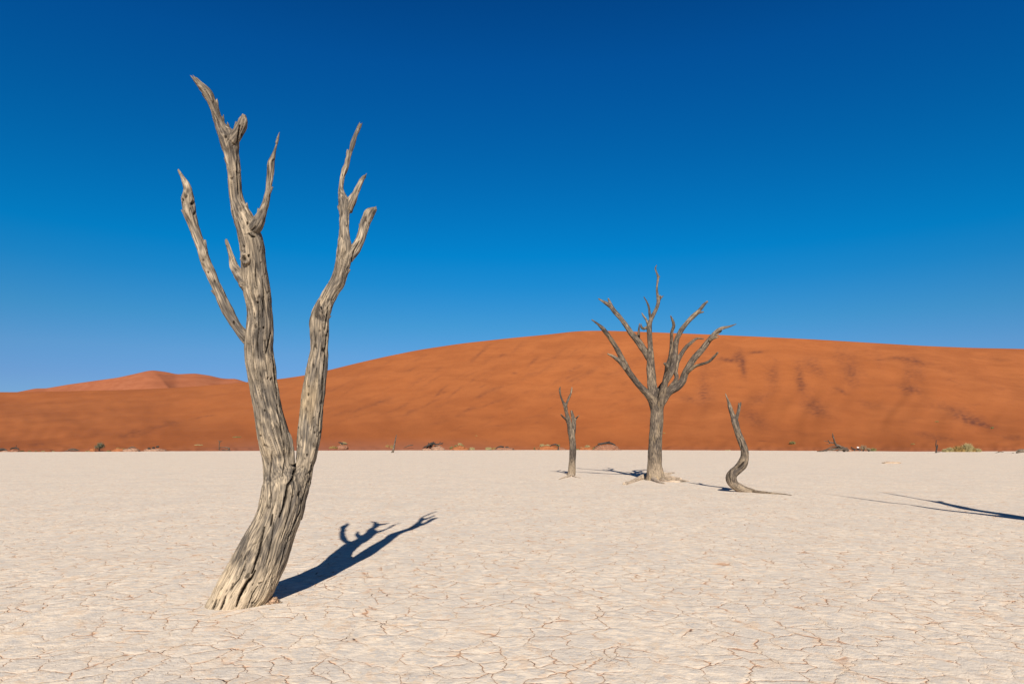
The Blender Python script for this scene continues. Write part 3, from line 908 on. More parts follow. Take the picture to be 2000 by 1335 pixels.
    return build_tree('dead_tree', (ch[0].p[0][0], 6.84, 0), 'tall pale dead tree nearest the camera, leaning trunk splitting into two bare stems',
                      'dead tree', ch, {'*': M_WOOD}, 0.006, k=0.74, dust=(0.05, 0.6), fissures=fis, holes=hol, lump=0.085, sides=22, disp_gain=1.25, smooth_it=1)


def tree_many():
    Db = 30.9
    ch = []
    st = 0.06
    ch.append(C3('trunk', [(1279, 950, 24), (1280, 939, 21), (1280, 930, 18.5), (1279, 918, 16), (1278.5, 905, 14.2), (1279.5, 872, 13.2), (1281.5, 839, 12.6), (1283, 806, 12.6),
                           (1283, 792, 13.2), (1283, 784, 12), (1283.5, 776, 8), (1283.5, 770, 3)], Db, step=st))                       # 0
    B = lambda pts, d0, d1, nm='branch', par=None, lab=None: ch.append(
        C3(nm, [(x, y, r * 1.06, Db + d0 + (d1 - d0) * i / (len(pts) - 1)) for i, (x, y, r) in enumerate(pts)], None, parent=par, step=st, label=lab))
    B([(1281, 806, 8), (1277.5, 790, 9), (1273, 779, 8), (1266, 770, 7), (1252, 756, 5.7), (1240, 741.6, 5.5), (1229, 727, 5.5), (1221, 713, 5.8), (1212, 695, 5), (1202, 676, 4.4),
       (1192, 660.7, 4), (1178.6, 642.7, 3.7), (1167, 632, 2.4), (1155.5, 624, 1.1)], .06, -1.6, lab='long lowest limb reaching up to the left')     # 1
    B([(1222, 720, 4), (1210, 705.6, 3.6), (1197.5, 695.7, 2.8), (1186, 690.3, 1.2)], -.9, -1.0, 'twig', 1)                            # 2
    B([(1281, 806, 9), (1279.5, 787, 10.5), (1277, 772, 10), (1273, 748.7, 8.3), (1271.3, 722, 7.6), (1270.5, 698.4, 6.6), (1270, 675, 5), (1268.5, 657, 4.6), (1268, 637, 4.8), (1270.3, 626.5, 4),
       (1273, 619, 4), (1279.7, 607.4, 3.2), (1284.5, 595.7, 3), (1286, 586, 3), (1283.8, 573.3, 2.2), (1283, 561.6, 1.9), (1284.5, 549, 1.9), (1285.3, 540, 2),
       (1282.6, 532.4, 1.5), (1280, 524, 1.5), (1282.6, 517.3, .8)], 0, 1.2, lab='tallest middle limb, ending in a hooked tip')         # 3
    B([(1271, 702, 7), (1266, 694, 6.6), (1256.8, 682, 6), (1246, 666, 6), (1233.5, 651.7, 5), (1223.6, 637, 4.4), (1212, 621, 4), (1199.3, 606.7, 4), (1192, 597.5, 3.8),
       (1181, 590.6, 2.6), (1169, 583, 1.3)], .3, 1.9, lab='limb forking left out of the tallest limb')                                # 4
    B([(1195, 599, 3), (1191, 590, 2.2), (1187.6, 582.5, 1.3)], 1.7, 1.7, 'twig', 4)                                                   # 5
    B([(1245, 664, 4), (1247, 652, 2.6), (1249, 631, .8)], .9, .8, 'twig', 4)                                                          # 6
    B([(1286, 588, 2.6), (1290, 582, 1.8), (1296, 577, .8)], 1, 1, 'twig', 3)                                                          # 7
    B([(1287, 588, 2.2), (1289, 582, 1.8), (1289.8, 577, 1.4)], 1, .8, 'twig', 3)
    B([(1284.5, 542, 1.8), (1288.6, 539.7, 1.3)], 1.1, 1.1, 'twig', 3)
    B([(1271, 622, 3), (1268.8, 613, 2.1), (1267.5, 600.6, 1.9), (1263.6, 590, 1.6), (1257.3, 579, .8)], .8, .5, 'twig', 3)
    B([(1268, 640, 3), (1265, 631, 2.1), (1261.5, 623, 1.8), (1256.3, 616, 1.6), (1253.2, 610.5, .8)], .7, .9, 'twig', 3)
    B([(1267, 640, 3.4), (1262, 640, 2.8), (1256.8, 641.8, 2.2), (1252.6, 638, 2), (1251.8, 632, .9)], .6, .1, 'twig', 3)
    B([(1286, 812, 6), (1288.5, 795, 7.5), (1291.5, 782, 6.8), (1294.5, 764.7, 6.6), (1298.8, 747.4, 5.8), (1302.2, 730, 4.9), (1303.4, 714.7, 4.2), (1307.4, 701, 3.3), (1310.8, 682, 3.2),
       (1311.8, 663, 3), (1311.5, 651, 2.6), (1316, 635.5, 2.7), (1313.4, 625, 2.3), (1309.6, 616, 1.1)], .05, -2.3, lab='nearest upright limb with a knobbed side stub')   # 13
    kd = len(ch) - 1
    B([(1304, 716, 3.4), (1300, 712, 2.6), (1297.6, 709, 2.4)], -1.2, -1.3, 'twig', kd)
    B([(1281, 784, 8), (1285.8, 768, 7), (1294, 754, 6), (1304, 740, 5.2), (1311.7, 723, 5.8), (1316.8, 701, 6), (1318.6, 680, 5), (1322, 663, 4.8), (1329, 647.5, 4.5),
       (1339, 633.7, 4.2), (1349.6, 621.7, 4), (1361.6, 610.5, 3.8), (1368.5, 602.7, 3.1), (1375.4, 594, 2.6), (1382.3, 588, 1.8)], .2, .2,
      lab='high limb on the right with a blunt light tip')
    ke = len(ch) - 1
    B([(1362, 611, 3), (1367.5, 610, 2), (1374.6, 608.8, 1.4)], .2, .1, 'twig', ke)
    B([(1283, 808, 8), (1287.5, 790, 9.5), (1297, 775, 8.4), (1308, 763, 7.8), (1322, 755, 7.4), (1332.4, 744, 7), (1337.5, 730, 6.4), (1344.4, 716.4, 6), (1356.5, 699, 5.8), (1370, 683.7, 5.3),
       (1380.6, 670, 5.2), (1389, 659, 4.6), (1397, 649, 3.6), (1408, 641.5, 2.9), (1425.4, 637, 1.8), (1438.3, 632.4, .8)], 0, -.4,
      lab='heaviest right-hand limb sweeping out to a thin point')
    kg = len(ch) - 1
    B([(1388, 661, 4), (1398, 655, 2.2), (1409, 645, 1.8)], -.4, -.2, 'twig', kg)
    B([(1386, 664, 3.4), (1394, 660, 2.2), (1404, 657.9, .9)], -.4, -.8, 'twig', kg)
    B([(1303, 768, 6), (1309, 757, 4.6), (1316.8, 747.4, 4.2), (1321.6, 737, 4), (1319.6, 725, 4.3), (1322, 711, 4), (1327, 697.5, 3.8), (1335.8, 683.7, 3.7), (1342.7, 675, 3.3),
       (1353, 666.5, 2.5), (1361.6, 660.8, 2.1), (1374.6, 661.6, 1)], .2, 1.5, lab='inner right limb drooping at its tip')
    B([(1337, 732, 5), (1344.4, 724.5, 4), (1356.5, 715.6, 2.8), (1370, 711, 2.4), (1384, 706, 2.3), (1394.4, 696.6, 2.2), (1402, 688, 1.7)], -.1, -1.3, 'twig', kg,
      lab='thin lower arm curving out to the right')
    # surface roots spread on the clay
    def root(pts):
        P = []
        for x, y, r in pts:
            D = CAMH * F / (y - HOR)
            P.append((*at(x, y, D), r * D / F * 1.6))
        for i in range(1, len(P)):
            P[i] = (P[i][0], P[i][1], P[i][3] * 0.25, P[i][3])
        ch.append(Chain('root', P, None, st))
    root([(1272, 933, 7), (1262, 934.5, 5.5), (1249.4, 936, 3.4), (1233, 942, 2.3), (1225, 944, 2.2), (1219.5, 946, 2.4)])
    root([(1276, 934, 5), (1276, 937, 4), (1281, 940, 2.8), (1289, 942.5, 2.0), (1299, 944.8, 1)])
    root([(1284, 935, 6), (1298.8, 939.5, 2.4), (1322, 941.2, 1.4), (1340, 940.5, .8)])
    root([(1289, 931, 7), (1300, 932, 4), (1315, 933.5, 2), (1330, 935, 1.2)])
    root([(1288, 934, 6), (1305, 936.5, 3), (1325, 938, 1.9), (1347, 940, .9)])
    root([(1286, 928, 6), (1300, 926.5, 2.4), (1317, 923.2, 1)])
    build_tree('dead_tree', tuple(ground_at(1280, 937)), 'grey dead tree with many bare branches spreading like a fan before the dune',
               'dead tree', ch, {'*': M_WOOD_MID, 'root': M_ROOT}, 0.0165, k=1.2, dust=(0.0, 1.5), lump=0.10, sides=14, disp_gain=0.8, smooth_it=1)


def tree_slim():
    Db = 35.5
    st = 0.06
    ch = []
    B = lambda pts, d0=0, d1=0, nm='branch', par=None: ch.append(
        C3(nm, [(x, y, r * 1.05, Db + d0 + (d1 - d0) * i / (len(pts) - 1)) for i, (x, y, r) in enumerate(pts)], None, parent=par, step=st))
    B([(1115, 940, 9), (1115.5, 929, 8.3), (1116.6, 922, 7.3), (1117.4, 905, 6.4), (1118.8, 881.6, 6.1), (1118, 862.7, 6), (1116.6, 848.5, 6.3), (1115.5, 838, 6.4)], 0, 0, 'trunk')
    B([(1114, 846, 5), (1112.5, 830, 4.6), (1109, 815.5, 3.8), (1105.8, 803, 3.2), (1104, 793, 3.8), (1099, 783, 2.2), (1094.8, 772, 1.8), (1093.2, 761, 1.8), (1094.4, 754.5, .8)], 0, -.7)
    B([(1104.5, 793, 3), (1107.5, 785.6, 2.3), (1111, 777, 2.1), (1115, 768.3, 1.7), (1116.2, 762, 1.8), (1117.2, 755.3, .8)], -.4, .3, 'twig', 1)
    B([(1109, 824, 3), (1105.4, 818.6, 2.1), (1100, 814, 1.7), (1095, 808.5, .9)], 0, -.6, 'twig', 1)
    B([(1119, 846, 4.6), (1121, 834, 3.9), (1120.5, 821.8, 3.9), (1118.2, 810.8, 3), (1116, 801.5, 2)], .2, .6)
    B([(1121.5, 824, 3), (1124, 818.6, 1.9), (1127.6, 814, 1.3), (1131.2, 810.3, .7)], .4, .3, 'twig', 4)
    def root(pts):
        P = []
        for x, y, r in pts:
            D = CAMH * F / (y - HOR)
            P.append((*at(x, y, D), r * D / F))
        for i in range(1, len(P)):
            P[i] = (P[i][0], P[i][1], P[i][3] * 0.2, P[i][3])
        ch.append(Chain('root', P, None, st))
    root([(1114, 929, 5), (1109, 931, 3), (1101, 933, 1.7), (1091, 936, .8)])
    root([(1117, 929, 4), (1124, 931.5, 1.6), (1134, 933, .7)])
    root([(1113, 927, 4), (1107, 925.5, 1.8), (1103, 925, .8)])
    build_tree('dead_tree', tuple(ground_at(1116, 928)), 'slim dead tree with two small forked tops, left of the fan-shaped tree',
               'dead tree', ch, {'*': M_WOOD_MID, 'root': M_ROOT}, 0.018, k=1.25, dust=(0.0, 1.1), lump=0.08, sides=12, disp_gain=0.7, smooth_it=1)


def tree_curved():
    Db = 23.2
    st = 0.05
    ch = []
    zz = lambda x, y, r: (x, y, r)
    main = [(1497, 963.2, 2.6, 22.6), (1476.5, 961.0, 3.0, 22.9), (1462, 959.2, 4.2, 23.0), (1450, 956, 6.2, 23.1), (1439, 950.5, 8, 23.15), (1431, 942, 9.6, 23.2), (1428, 932.5, 10.6, 23.2),
            (1432, 923.5, 9.6, 23.2), (1441, 915.5, 9.2, 23.2), (1449.5, 906, 9.8, 23.2), (1454, 893, 8.4, 23.2), (1453.8, 878.5, 7.2, 23.2), (1448.3, 862, 7, 23.2),
            (1442, 846.5, 6.3, 23.25), (1437.7, 831, 6.3, 23.3), (1434, 819, 6.5, 23.4)]
    ch.append(C3('trunk', main, None, step=st))
    ch.append(C3('branch', [(1434.5, 822, 5.4, 23.4), (1430.3, 808.6, 4.6, 23.5), (1425.9, 794.8, 3.7, 23.6), (1421.5, 781, 2.1, 23.7), (1416.8, 768, .9, 23.8)], None, step=st))
    ch.append(C3('branch', [(1436.5, 821, 4.4, 23.4), (1439.6, 812, 3.5, 23.4), (1442.6, 801.7, 3.1, 23.4), (1443.6, 793.5, 2.7, 23.4), (1442.6, 786, 1, 23.4)], None, step=st))
    ch.append(C3('twig', [(1444, 796, 2.2, 23.4), (1446.3, 790, 1.6, 23.4), (1447, 784, .8, 23.4)], None, parent=2, step=st))
    def root(pts, mat=None):
        P = []
        for x, y, r in pts:
            D = CAMH * F / (y - HOR)
            P.append((*at(x, y, D), r * D / F))
        P = [(p[0], p[1], p[3] * 0.8, p[3]) for p in P]
        ch.append(Chain('root', P, None, st, mat=mat))
    root([(1462, 959.6, 4.6), (1476, 961.6, 3.2), (1500.6, 963.8, 2.3), (1526.4, 965.2, 1.5), (1547, 967.3, .9)], M_WOOD_MID)
    root([(1441, 958, 3.4), (1437, 955.5, 3), (1432, 953, 2)])
    root([(1443, 949.5, 4), (1455, 953, 2.8), (1466, 956.5, 1.4)])
    fis = [([(1426, 917), (1425, 930), (1427, 940)], 1.6, .03), ([(1452, 902), (1447, 908), (1441, 913)], 3.0, .05), ([(1444, 855), (1448, 866), (1447, 880)], 1.2, .03)]
    build_tree('dead_tree', tuple(ground_at(1441, 959)), 'crooked S-shaped dead trunk with a forked tip, lying root trailing to the right',
               'dead tree', ch, {'*': M_WOOD_MID, 'root': M_ROOT}, 0.014, k=1.15, dust=(0.0, 0.8), lump=0.08, sides=14, disp_gain=0.8, smooth_it=1, fissures=fis)


def tree_outside():
    # stands just outside the right edge of the frame; its long shadow lies across the pan
    te = math.tan(SUN_EL)
    Y0 = 10.0
    def P(x, y, r, yy=Y0):
        D = CAMH * F / (y - HOR)
        g = np.array([(x - CX) * D / F, D])
        z = (g[1] - yy) * te
        return (g[0] - math.sin(SUN_AZ) * (g[1] - yy), yy, z, r)
    st = 0.1
    base = P(2000, 1011, .3)
    ch = [Chain('trunk', [(base[0] + .05, Y0, -0.4, .46), (base[0] + .05, Y0, 0.1, .38), (base[0] + .03, Y0, 1.2, .29), (base[0], Y0, 2.4, .27), (base[0] - .02, Y0, 3.1, .24)], None, st)]
    ch.append(Chain('branch', [(base[0], Y0, 2.6, .2), P(1975, 1006.5, .17), P(1950, 1002.5, .16), P(1900, 995, .15), P(1875, 989, .15), P(1850, 983.5, .12), P(1825, 978.5, .10),
                               P(1800, 974.5, .06), P(1780, 971, .055), P(1750, 966, .05), P(1717, 960.5, .02)], None, st))
    ch.append(Chain('branch', [(base[0] - .05, Y0, 2.4, .2), P(1975, 1010, .15), P(1940, 1006, .13), P(1910, 1002.5, .11), P(1850, 996, .10), P(1800, 988.5, .07), P(1780, 985, .045), P(1750, 982, .06), P(1715, 977.5, .06),
                               P(1690, 974, .05), P(1662, 970.5, .04), P(1625, 966, .022), P(1585, 961, .012)], None, st))
    ch.append(Chain('twig', [P(1845, 983, .08), P(1838, 979, .04), P(1836, 976.5, .02)], 1, st))
    build_tree('dead_tree', (base[0], Y0, 0), 'dead tree outside the right edge whose long forked shadow crosses the clay',
               'dead tree', ch, {'*': M_WOOD_MID}, 0.03, k=2.3, lump=0.1, sides=12, smooth_it=1)


hero_tree()
tree_many()
tree_slim()
tree_curved()
tree_outside()

# ---------------------------------------------------------------- things along the foot of the dune
PXM = lambda p: p[1] / F                     # metres per photo unit at that point


def blob_mesh(c, rx, ry, rz, seed, n=26, rough=0.22):
    """a rough mound sitting on the slope"""
    V, Fc = [], []
    m = n
    for i in range(m):
        ph = math.pi * (i / (m - 1)) * 0.5
        for k in range(n * 2):
            a = math.pi * k / n
            x, y, z = math.cos(a) * math.cos(ph), math.sin(a) * math.cos(ph), math.sin(ph)
            V.append((x, y, z))
    V = np.array(V)
    d = 1 + rough * noise3(V[:, 0] * 1.6 + seed, V[:, 1] * 1.6, V[:, 2] * 1.6) + rough * 0.6 * noise3(V[:, 0] * 5 + seed, V[:, 1] * 5, V[:, 2] * 5)
    V = V * d[:, None]
    V[:, 2] = V[:, 2] ** 1.0 - 0.12
    V = V * np.array([rx, ry, rz]) + np.asarray(c)
    w = n * 2
    for i in range(m - 1):
        for k in range(w):
            k2 = (k + 1) % w
            Fc.append([i * w + k, i * w + k2, (i + 1) * w + k2, (i + 1) * w + k])
    return V, Fc


def mound(x, y, w, h, label, mat=None, seed=0, depth=1.0):
    p = spot(x, y)
    s = PXM(p)
    V, Fc = blob_mesh(p, w * s / 2, w * s / 2 * 0.8 * depth, h * s * 0.9, seed + x * 0.37)
    o = mesh_obj('sand_mound', V, Fc, mat or M_HUM, origin=p)
    tag(o, label, 'sand mound', 'clay and sand mounds along the foot of the dune')
    return o


def blades(c, rx, ry, h, n, rng, width=0.03, lean=0.5, dome=True):
    V, Fc = [], []
    for _ in range(n):
        a = rng.uniform(0, 6.283); rr = math.sqrt(rng.random())
        dx, dy = math.cos(a) * rr * rx, math.sin(a) * rr * ry
        hh = h * (1.0 - 0.55 * rr * rr if dome else 1) * rng.uniform(0.6, 1.1)
        lx = math.cos(a) * rr * lean * hh + rng.uniform(-.25, .25) * hh
        ly = math.sin(a) * rr * lean * hh + rng.uniform(-.25, .25) * hh
        b = np.array(c) + np.array([dx, dy, -0.04])
        t = b + np.array([lx, ly, hh])
        m = (b + t) / 2 + np.array([-lx * .12, -ly * .12, hh * .1])
        w = width * rng.uniform(0.6, 1.3)
        th = rng.uniform(0, 3.14); wv = np.array([math.cos(th) * w, math.sin(th) * w, 0])
        k = len(V)
        V += [b - wv, b + wv, m + wv * .8, m - wv * .8, t]
        Fc += [[k, k + 1, k + 2, k + 3], [k + 3, k + 2, k + 4]]
    return V, Fc


_seed = [0]


def tuft(x, y, w, h, label, mat=None, n=None, lean=0.5, name='grass_tuft', cat='grass tuft', group='grass tufts along the foot of the dune'):
    _seed[0] += 1
    rng = random.Random(_seed[0])
    p = spot(x, y)
    s = PXM(p)
    n = n or int(40 + w * h * 5)
    V, Fc = blades(p, w * s / 2 * 0.85, w * s / 2 * 0.6, h * s, n, rng, width=0.035 + 0.0006 * w, lean=lean)
    o = mesh_obj(name, V, Fc, mat or M_GRASS_G, smooth=False, origin=p)
    return tag(o, label, cat, group)


def stick_chains(lst, base, lift=0.0):
    """lst: [(name, parent, [(x, y, r)...], depth offset)]; drawn in the upright plane through base"""
    out = []
    for nm, par, pts, dd in lst:
        D = base[1] + dd
        P = [(*at(x, y, D), r * D / F) for x, y, r in pts]
        out.append(Chain(nm, P, par, 0.12))
    return out


def dead_wood(name, x, y, label, cat, lst, mat, group=None, voxel=0.055, k=3.0, mats=None):
    p = spot(x, y)
    ch = stick_chains(lst, p)
    md = {'*': mat}
    if mats: md.update(mats)
    return build_tree(name, tuple(p), label, cat, ch, md, voxel, k=k, lump=0.15, sides=10, disp_gain=0.5, smooth_it=0, group=group)


GL = 'fallen dead wood along the foot of the dune'
MW = M_WOOD_DARK
# far left
dead_wood('fallen_log', 8, 880.8, 'dark low log at the far left end of the dune foot', 'log',
          [('trunk', None, [(-6, 879, 2), (1, 877.5, 2.6), (7, 877, 2.2), (14, 879.5, 1.2)], 0), ('branch', 0, [(1, 878, 1.5), (-2, 874.5, .7)], 0)], MW, GL)
mound(12, 881.6, 18, 3, 'small pale mound under the far left log', M_HUM_PALE)
dead_wood('fallen_log', 29, 880.4, 'thin arched dead branch with one raised twig, second piece of wood from the left', 'log',
          [('trunk', None, [(20, 876.5, 1.2), (25, 874.6, 1.4), (31, 874.4, 1.5), (36, 876, 1), (37, 879, .8)], 0), ('twig', 0, [(30, 874.5, 1), (31.5, 871, .6), (32.5, 868.5, .4)], 0)], MW, GL)
mound(28, 881.4, 20, 5, 'pinkish mound beneath the thin arched branch', M_HUM)
for i, (x, y, w, h) in enumerate([(43, 881, 9, 3), (58, 881.4, 7, 3), (70, 881.4, 5, 2.4), (84, 881.4, 8, 2.6), (103, 881.4, 9, 2)]):
    tuft(x, y, w, h, ['low green tuft just right of the arched branch', 'small dark-green tuft, second right of the arched branch', 'tiny tuft midway between arched branch and log pile',
                      'flat straw-green tuft left of the low log pile', 'flattest straw tuft nearest the low log pile'][i], [M_GRASS_G, M_GRASS_G, M_GRASS_G, M_GRASS_P, M_GRASS_P][i])
dead_wood('fallen_log', 143, 880.8, 'low pile-like grey log left of the round dusty shrub', 'log',
          [('trunk', None, [(124, 880.2, .8), (131, 879.8, .9), (137, 877, 1.2), (144, 876.2, 1.4), (150, 877.6, 1), (156, 880, 1.1)], 0),
           ('branch', 0, [(136, 879.6, .9), (145, 878.8, 1), (153, 880, .9)], -.3)], M_WOOD_BROWN, GL)
tuft(172, 881, 10, 2.2, 'flat straw tuft touching the left of the dusty shrub mound', M_GRASS_P)
mound(181, 881, 12, 7, 'reddish mound leaning on the round dusty shrub', M_HUM_ORANGE)


def shrub(x, y, w, h, label, leafmat, name='shrub', n=900, stem=True, leaf=0.07, cat='shrub'):
    _seed[0] += 1
    rng = random.Random(_seed[0] + 50)
    p = spot(x, y); s = PXM(p)
    root = empty(name, tuple(p), label, cat)
    V, Fc = [], []
    lobes = [(rng.uniform(-.55, .55) * w * s / 2, rng.uniform(-.4, .4) * w * s / 2, rng.uniform(.45, .85) * h * s, rng.uniform(.22, .42) * h * s) for _ in range(9)]
    for _ in range(n):
        lx, ly, lz, lr = lobes[rng.randrange(9)]
        d = np.array([rng.gauss(0, 1), rng.gauss(0, 1), rng.gauss(0, .8)]); d /= np.linalg.norm(d)
        c = np.array(p) + np.array([lx, ly, lz]) + d * lr * rng.uniform(.4, 1.1)
        if c[2] < p[2] + .05: continue
        a = np.array([rng.gauss(0, 1), rng.gauss(0, 1), rng.gauss(0, 1)]); a /= np.linalg.norm(a)
        b = np.cross(a, d); b /= (np.linalg.norm(b) + 1e-6)
        L = leaf * rng.uniform(.6, 1.4)
        k = len(V)
        V += [c - a * L, c + b * L * .5, c + a * L, c - b * L * .5]
        Fc.append([k, k + 1, k + 2, k + 3])
    mesh_obj('crown', V, Fc, leafmat, root, smooth=False)
    if stem:
        bm = []
        VV, FF = [], []
        for j in range(5):
            t = lobes[j]
            c = Chain('s', [(*p, .06), (p[0] + t[0] * .5, p[1] + t[1] * .5, p[2] + t[2] * .6, .045), (p[0] + t[0], p[1] + t[1], p[2] + t[2], .02)], None, .15)
            v, f = c.tube(7, j, .1)
            FF += [[q + len(VV) for q in g] for g in f]; VV += v.tolist()
        mesh_obj('trunk', VV, FF, M_WOOD_DARK, root)
    return root


shrub(194, 880.8, 21, 16, 'round dark dusty shrub at the left foot of the dune', M_BUSH_D, n=1500, leaf=0.085)
tuft(213, 881, 9, 3, 'low dull green tuft right of the dusty shrub', M_GRASS_G)
mound(232, 880.6, 24, 7, 'orange grassy mound right of the dusty shrub', M_HUM_ORANGE)
tuft(231, 876.4, 8, 4, 'bright green tuft on the orange mound by the dusty shrub', M_GRASS_G)
tuft(240, 877, 16, 3, 'straw-yellow tuft trailing right on the orange mound', M_GRASS_Y)
mound(257, 881, 32, 8, 'pale pink mound carrying a slanting dark branch', M_HUM_PALE)
mound(303, 880.8, 46, 7, 'long low pale mound topped by three dark stubs', M_HUM_PALE, seed=4)
dead_wood('dead_branch', 256, 879.5, 'slanting dark branch lying over the pale pink mound', 'branch',
          [('branch', None, [(247, 877.8, .9), (252, 874.6, 1.2), (258, 872.6, 1.1), (266, 874, .7)], -.6)], M_WOOD_BROWN, GL)
for i, (x, y, r) in enumerate([(291, 874.6, 1.7), (300, 873.4, 1.7), (308, 871.6, 2.1)]):
    dead_wood('wood_stub_or_hole', x, 879.5, ['leftmost and lowest dark stub on the long low pale mound', 'middle dark stub on the long low pale mound', 'right-hand, biggest dark stub on the long low pale mound'][i], 'stub',
              [('stub', None, [(x - 2.5, y + 1, r * .7), (x, y, r), (x + 2.6, y + .6, r * .6)], -.8)], MW, 'dark stubs on the pale mound', voxel=.05)
tuft(388, 869, 20, 2.6, 'thin green grass streak low on the dune, left of the big trunk', M_GRASS_P, n=160)
tuft(463, 853.6, 20, 2.8, 'green grass streak higher on the dune just left of the big trunk', M_GRASS_G, n=160)
dead_wood('small_dead_tree', 428, 878.6, 'tiny upright dead tree with a bushy top, left of the big trunk', 'dead tree',
          [('trunk', None, [(428.5, 879, 1), (428, 872, .8), (428.3, 866, .8), (429, 862, .8)], 0),
           ('branch', 0, [(429, 863, .7), (426.6, 860.6, .5), (425.5, 859, .4)], 0), ('branch', 0, [(429, 863, .7), (432, 862, .6), (434, 860, .5)], 0), ('branch', 0, [(429, 863, .6), (429.5, 860.5, .7), (431, 859.6, .4)], .3)], M_WOOD_BROWN)
dead_wood('fallen_log', 438, 879.3, 'thin log on the ground at the foot of the tiny upright dead tree', 'log',
          [('trunk', None, [(429, 873.8, .9), (436, 873.2, .8), (444, 873.8, 1.1), (449, 874.6, 1.1)], 0), ('branch', 0, [(446, 874, 1.4), (447.5, 877, 1.4), (446.5, 879, 1)], 0),
           ('branch', 0, [(433, 878.5, .8), (440, 878, .8), (447, 878.6, .8)], -.4)], M_WOOD_BROWN, GL)

# between the trunk and the slim tree
mound(668, 875.5, 24, 8, 'pinkish mound just right of the big trunk, high on the dune foot', M_HUM)
tuft(651, 875, 18, 5, 'straw-yellow tuft on the left of the pinkish mound beside the big trunk', M_GRASS_Y)
tuft(671, 867.5, 14, 6, 'pale green tuft crowning the pinkish mound beside the big trunk', M_GRASS_P)
dead_wood('dead_branch', 668, 873, 'black forked branch on the pinkish mound beside the big trunk', 'branch',
          [('branch', None, [(661, 863.4, .9), (666, 864.4, 1.4), (672, 866.2, .9), (679, 867.4, .5)], -1.2), ('twig', 0, [(666, 865, .9), (669, 868.2, .9), (670.5, 870.6, .5)], 0)], MW, GL)
tuft(757, 872.5, 8, 6, 'faint straw tuft, left one behind the leaning stake-like trunk', M_GRASS_Y, n=70)
tuft(766, 874.5, 8, 9, 'straw-green tuft touching the leaning stake-like trunk', M_GRASS_Y, n=110)
dead_wood('leaning_dead_trunk', 767, 883.5, 'lone leaning stake-like dead trunk at the far edge of the clay', 'dead trunk',
          [('trunk', None, [(766, 885, 3), (767, 882.5, 2.4), (769, 875, 1.9), (770.8, 866, 1.5), (772, 860, 1.3), (773.6, 852, .8), (774.5, 847.5, .3)], 0),
           ('twig', 0, [(771.5, 860, .9), (773.5, 855, .9), (773.8, 852, .4)], 0)], M_WOOD_MID, voxel=.05)
dead_wood('dead_branch', 799, 876, 'thin lone branch lying on the sand right of the leaning trunk', 'branch',
          [('branch', None, [(788, 874.3, .4), (794, 871.6, .7), (799, 869.4, 1), (807, 868.8, .8)], -1)], M_WOOD_BROWN, GL)
mound(854, 877.6, 26, 9, 'pink clay mound under the spiky black root tangle', M_HUM_PALE)
mound(834, 878.6, 22, 4, 'low pale mound at the left base of the black root tangle', M_HUM_PALE, seed=9)
dead_wood('root_tangle', 842, 877, 'spiky black tangle of uprooted roots on pink clay', 'root tangle',
          [('trunk', None, [(828, 873.5, 1), (834, 870.5, 1.8), (840, 867, 2.4), (845, 865, 2.2), (850, 867, 1.6), (857, 867, 1.3), (866, 864, .5)], -1.5),
           ('root', 0, [(845, 865, 1.4), (848, 861.5, .5)], 0), ('root', 0, [(838, 868, 1.3), (836.5, 863.5, .5)], 0), ('root', 0, [(838, 870, 1.7), (833, 876, 1.4), (832, 879, .8)], -.8),
           ('root', 0, [(841, 868, 1.8), (840, 873, 1.2), (838, 877, .7)], 0), ('root', 0, [(845, 867, 1.8), (843, 872, 1), (844, 875, .6)], 0.5), ('root', 0, [(862, 865.6, .8), (865, 868.5, .4)], 0),
           ('root', 0, [(858, 867, .8), (860, 861.5, .4)], .3), ('root', 0, [(834, 871, 1), (829, 872, .8), (824, 876, .4)], .3), ('root', 0, [(846, 866, 1.1), (851, 862.8, .4)], .4)], MW, GL, voxel=.05)
mound(898, 878.4, 36, 9, 'orange mound with several green tufts right of the root tangle', M_HUM_ORANGE)
for i, (x, y, w, h, mt) in enumerate([(883, 877, 10, 7, M_GRASS_G), (892, 872.5, 9, 5, M_GRASS_G), (898, 868.5, 9, 5, M_GRASS_P), (903, 873.5, 7, 7, M_GRASS_G), (922, 877.8, 11, 6, M_GRASS_P)]):
    tuft(x, y, w, h, ['leftmost green tuft on the orange mound right of the root tangle', 'second tuft from left on the orange mound right of the root tangle',
                      'topmost pale tuft on the orange mound right of the root tangle', 'dark upright tuft right of centre on that orange mound',
                      'separate pale tuft on bare sand right of the orange mound'][i], mt)
tuft(930, 851, 5, 2.4, 'single tiny green tuft up the dune above the orange mound', M_GRASS_Y, n=50)
tuft(954, 877.6, 14, 6, 'pale green tuft left of the mound with two dark arched logs', M_GRASS_P)
tuft(966, 877.2, 12, 5, 'straw tuft touching the mound with two dark arched logs', M_GRASS_Y)
mound(985, 878.4, 42, 7, 'pinkish mound under two dark arched logs', M_HUM)
dead_wood('fallen_log', 978, 877.6, 'left, longer dark arched log on the pinkish mound', 'log',
          [('trunk', None, [(968, 876.6, .8), (972, 872.8, 1.1), (978, 871.3, 1.4), (984, 872.4, 1.4)], -1.6)], MW, GL)
dead_wood('fallen_log', 992, 877.6, 'right, shorter dark log on the pinkish mound', 'log',
          [('trunk', None, [(987, 872.4, .9), (991, 872.4, 1.3), (995.5, 875, 1)], -1.6)], MW, GL)
mound(1068, 878, 46, 10, 'orange mound with a row of tufts left of the slim dead tree', M_HUM_ORANGE)
mound(1092, 878, 28, 7, 'pink clay mound under a dark arched branch beside the slim dead tree', M_HUM)
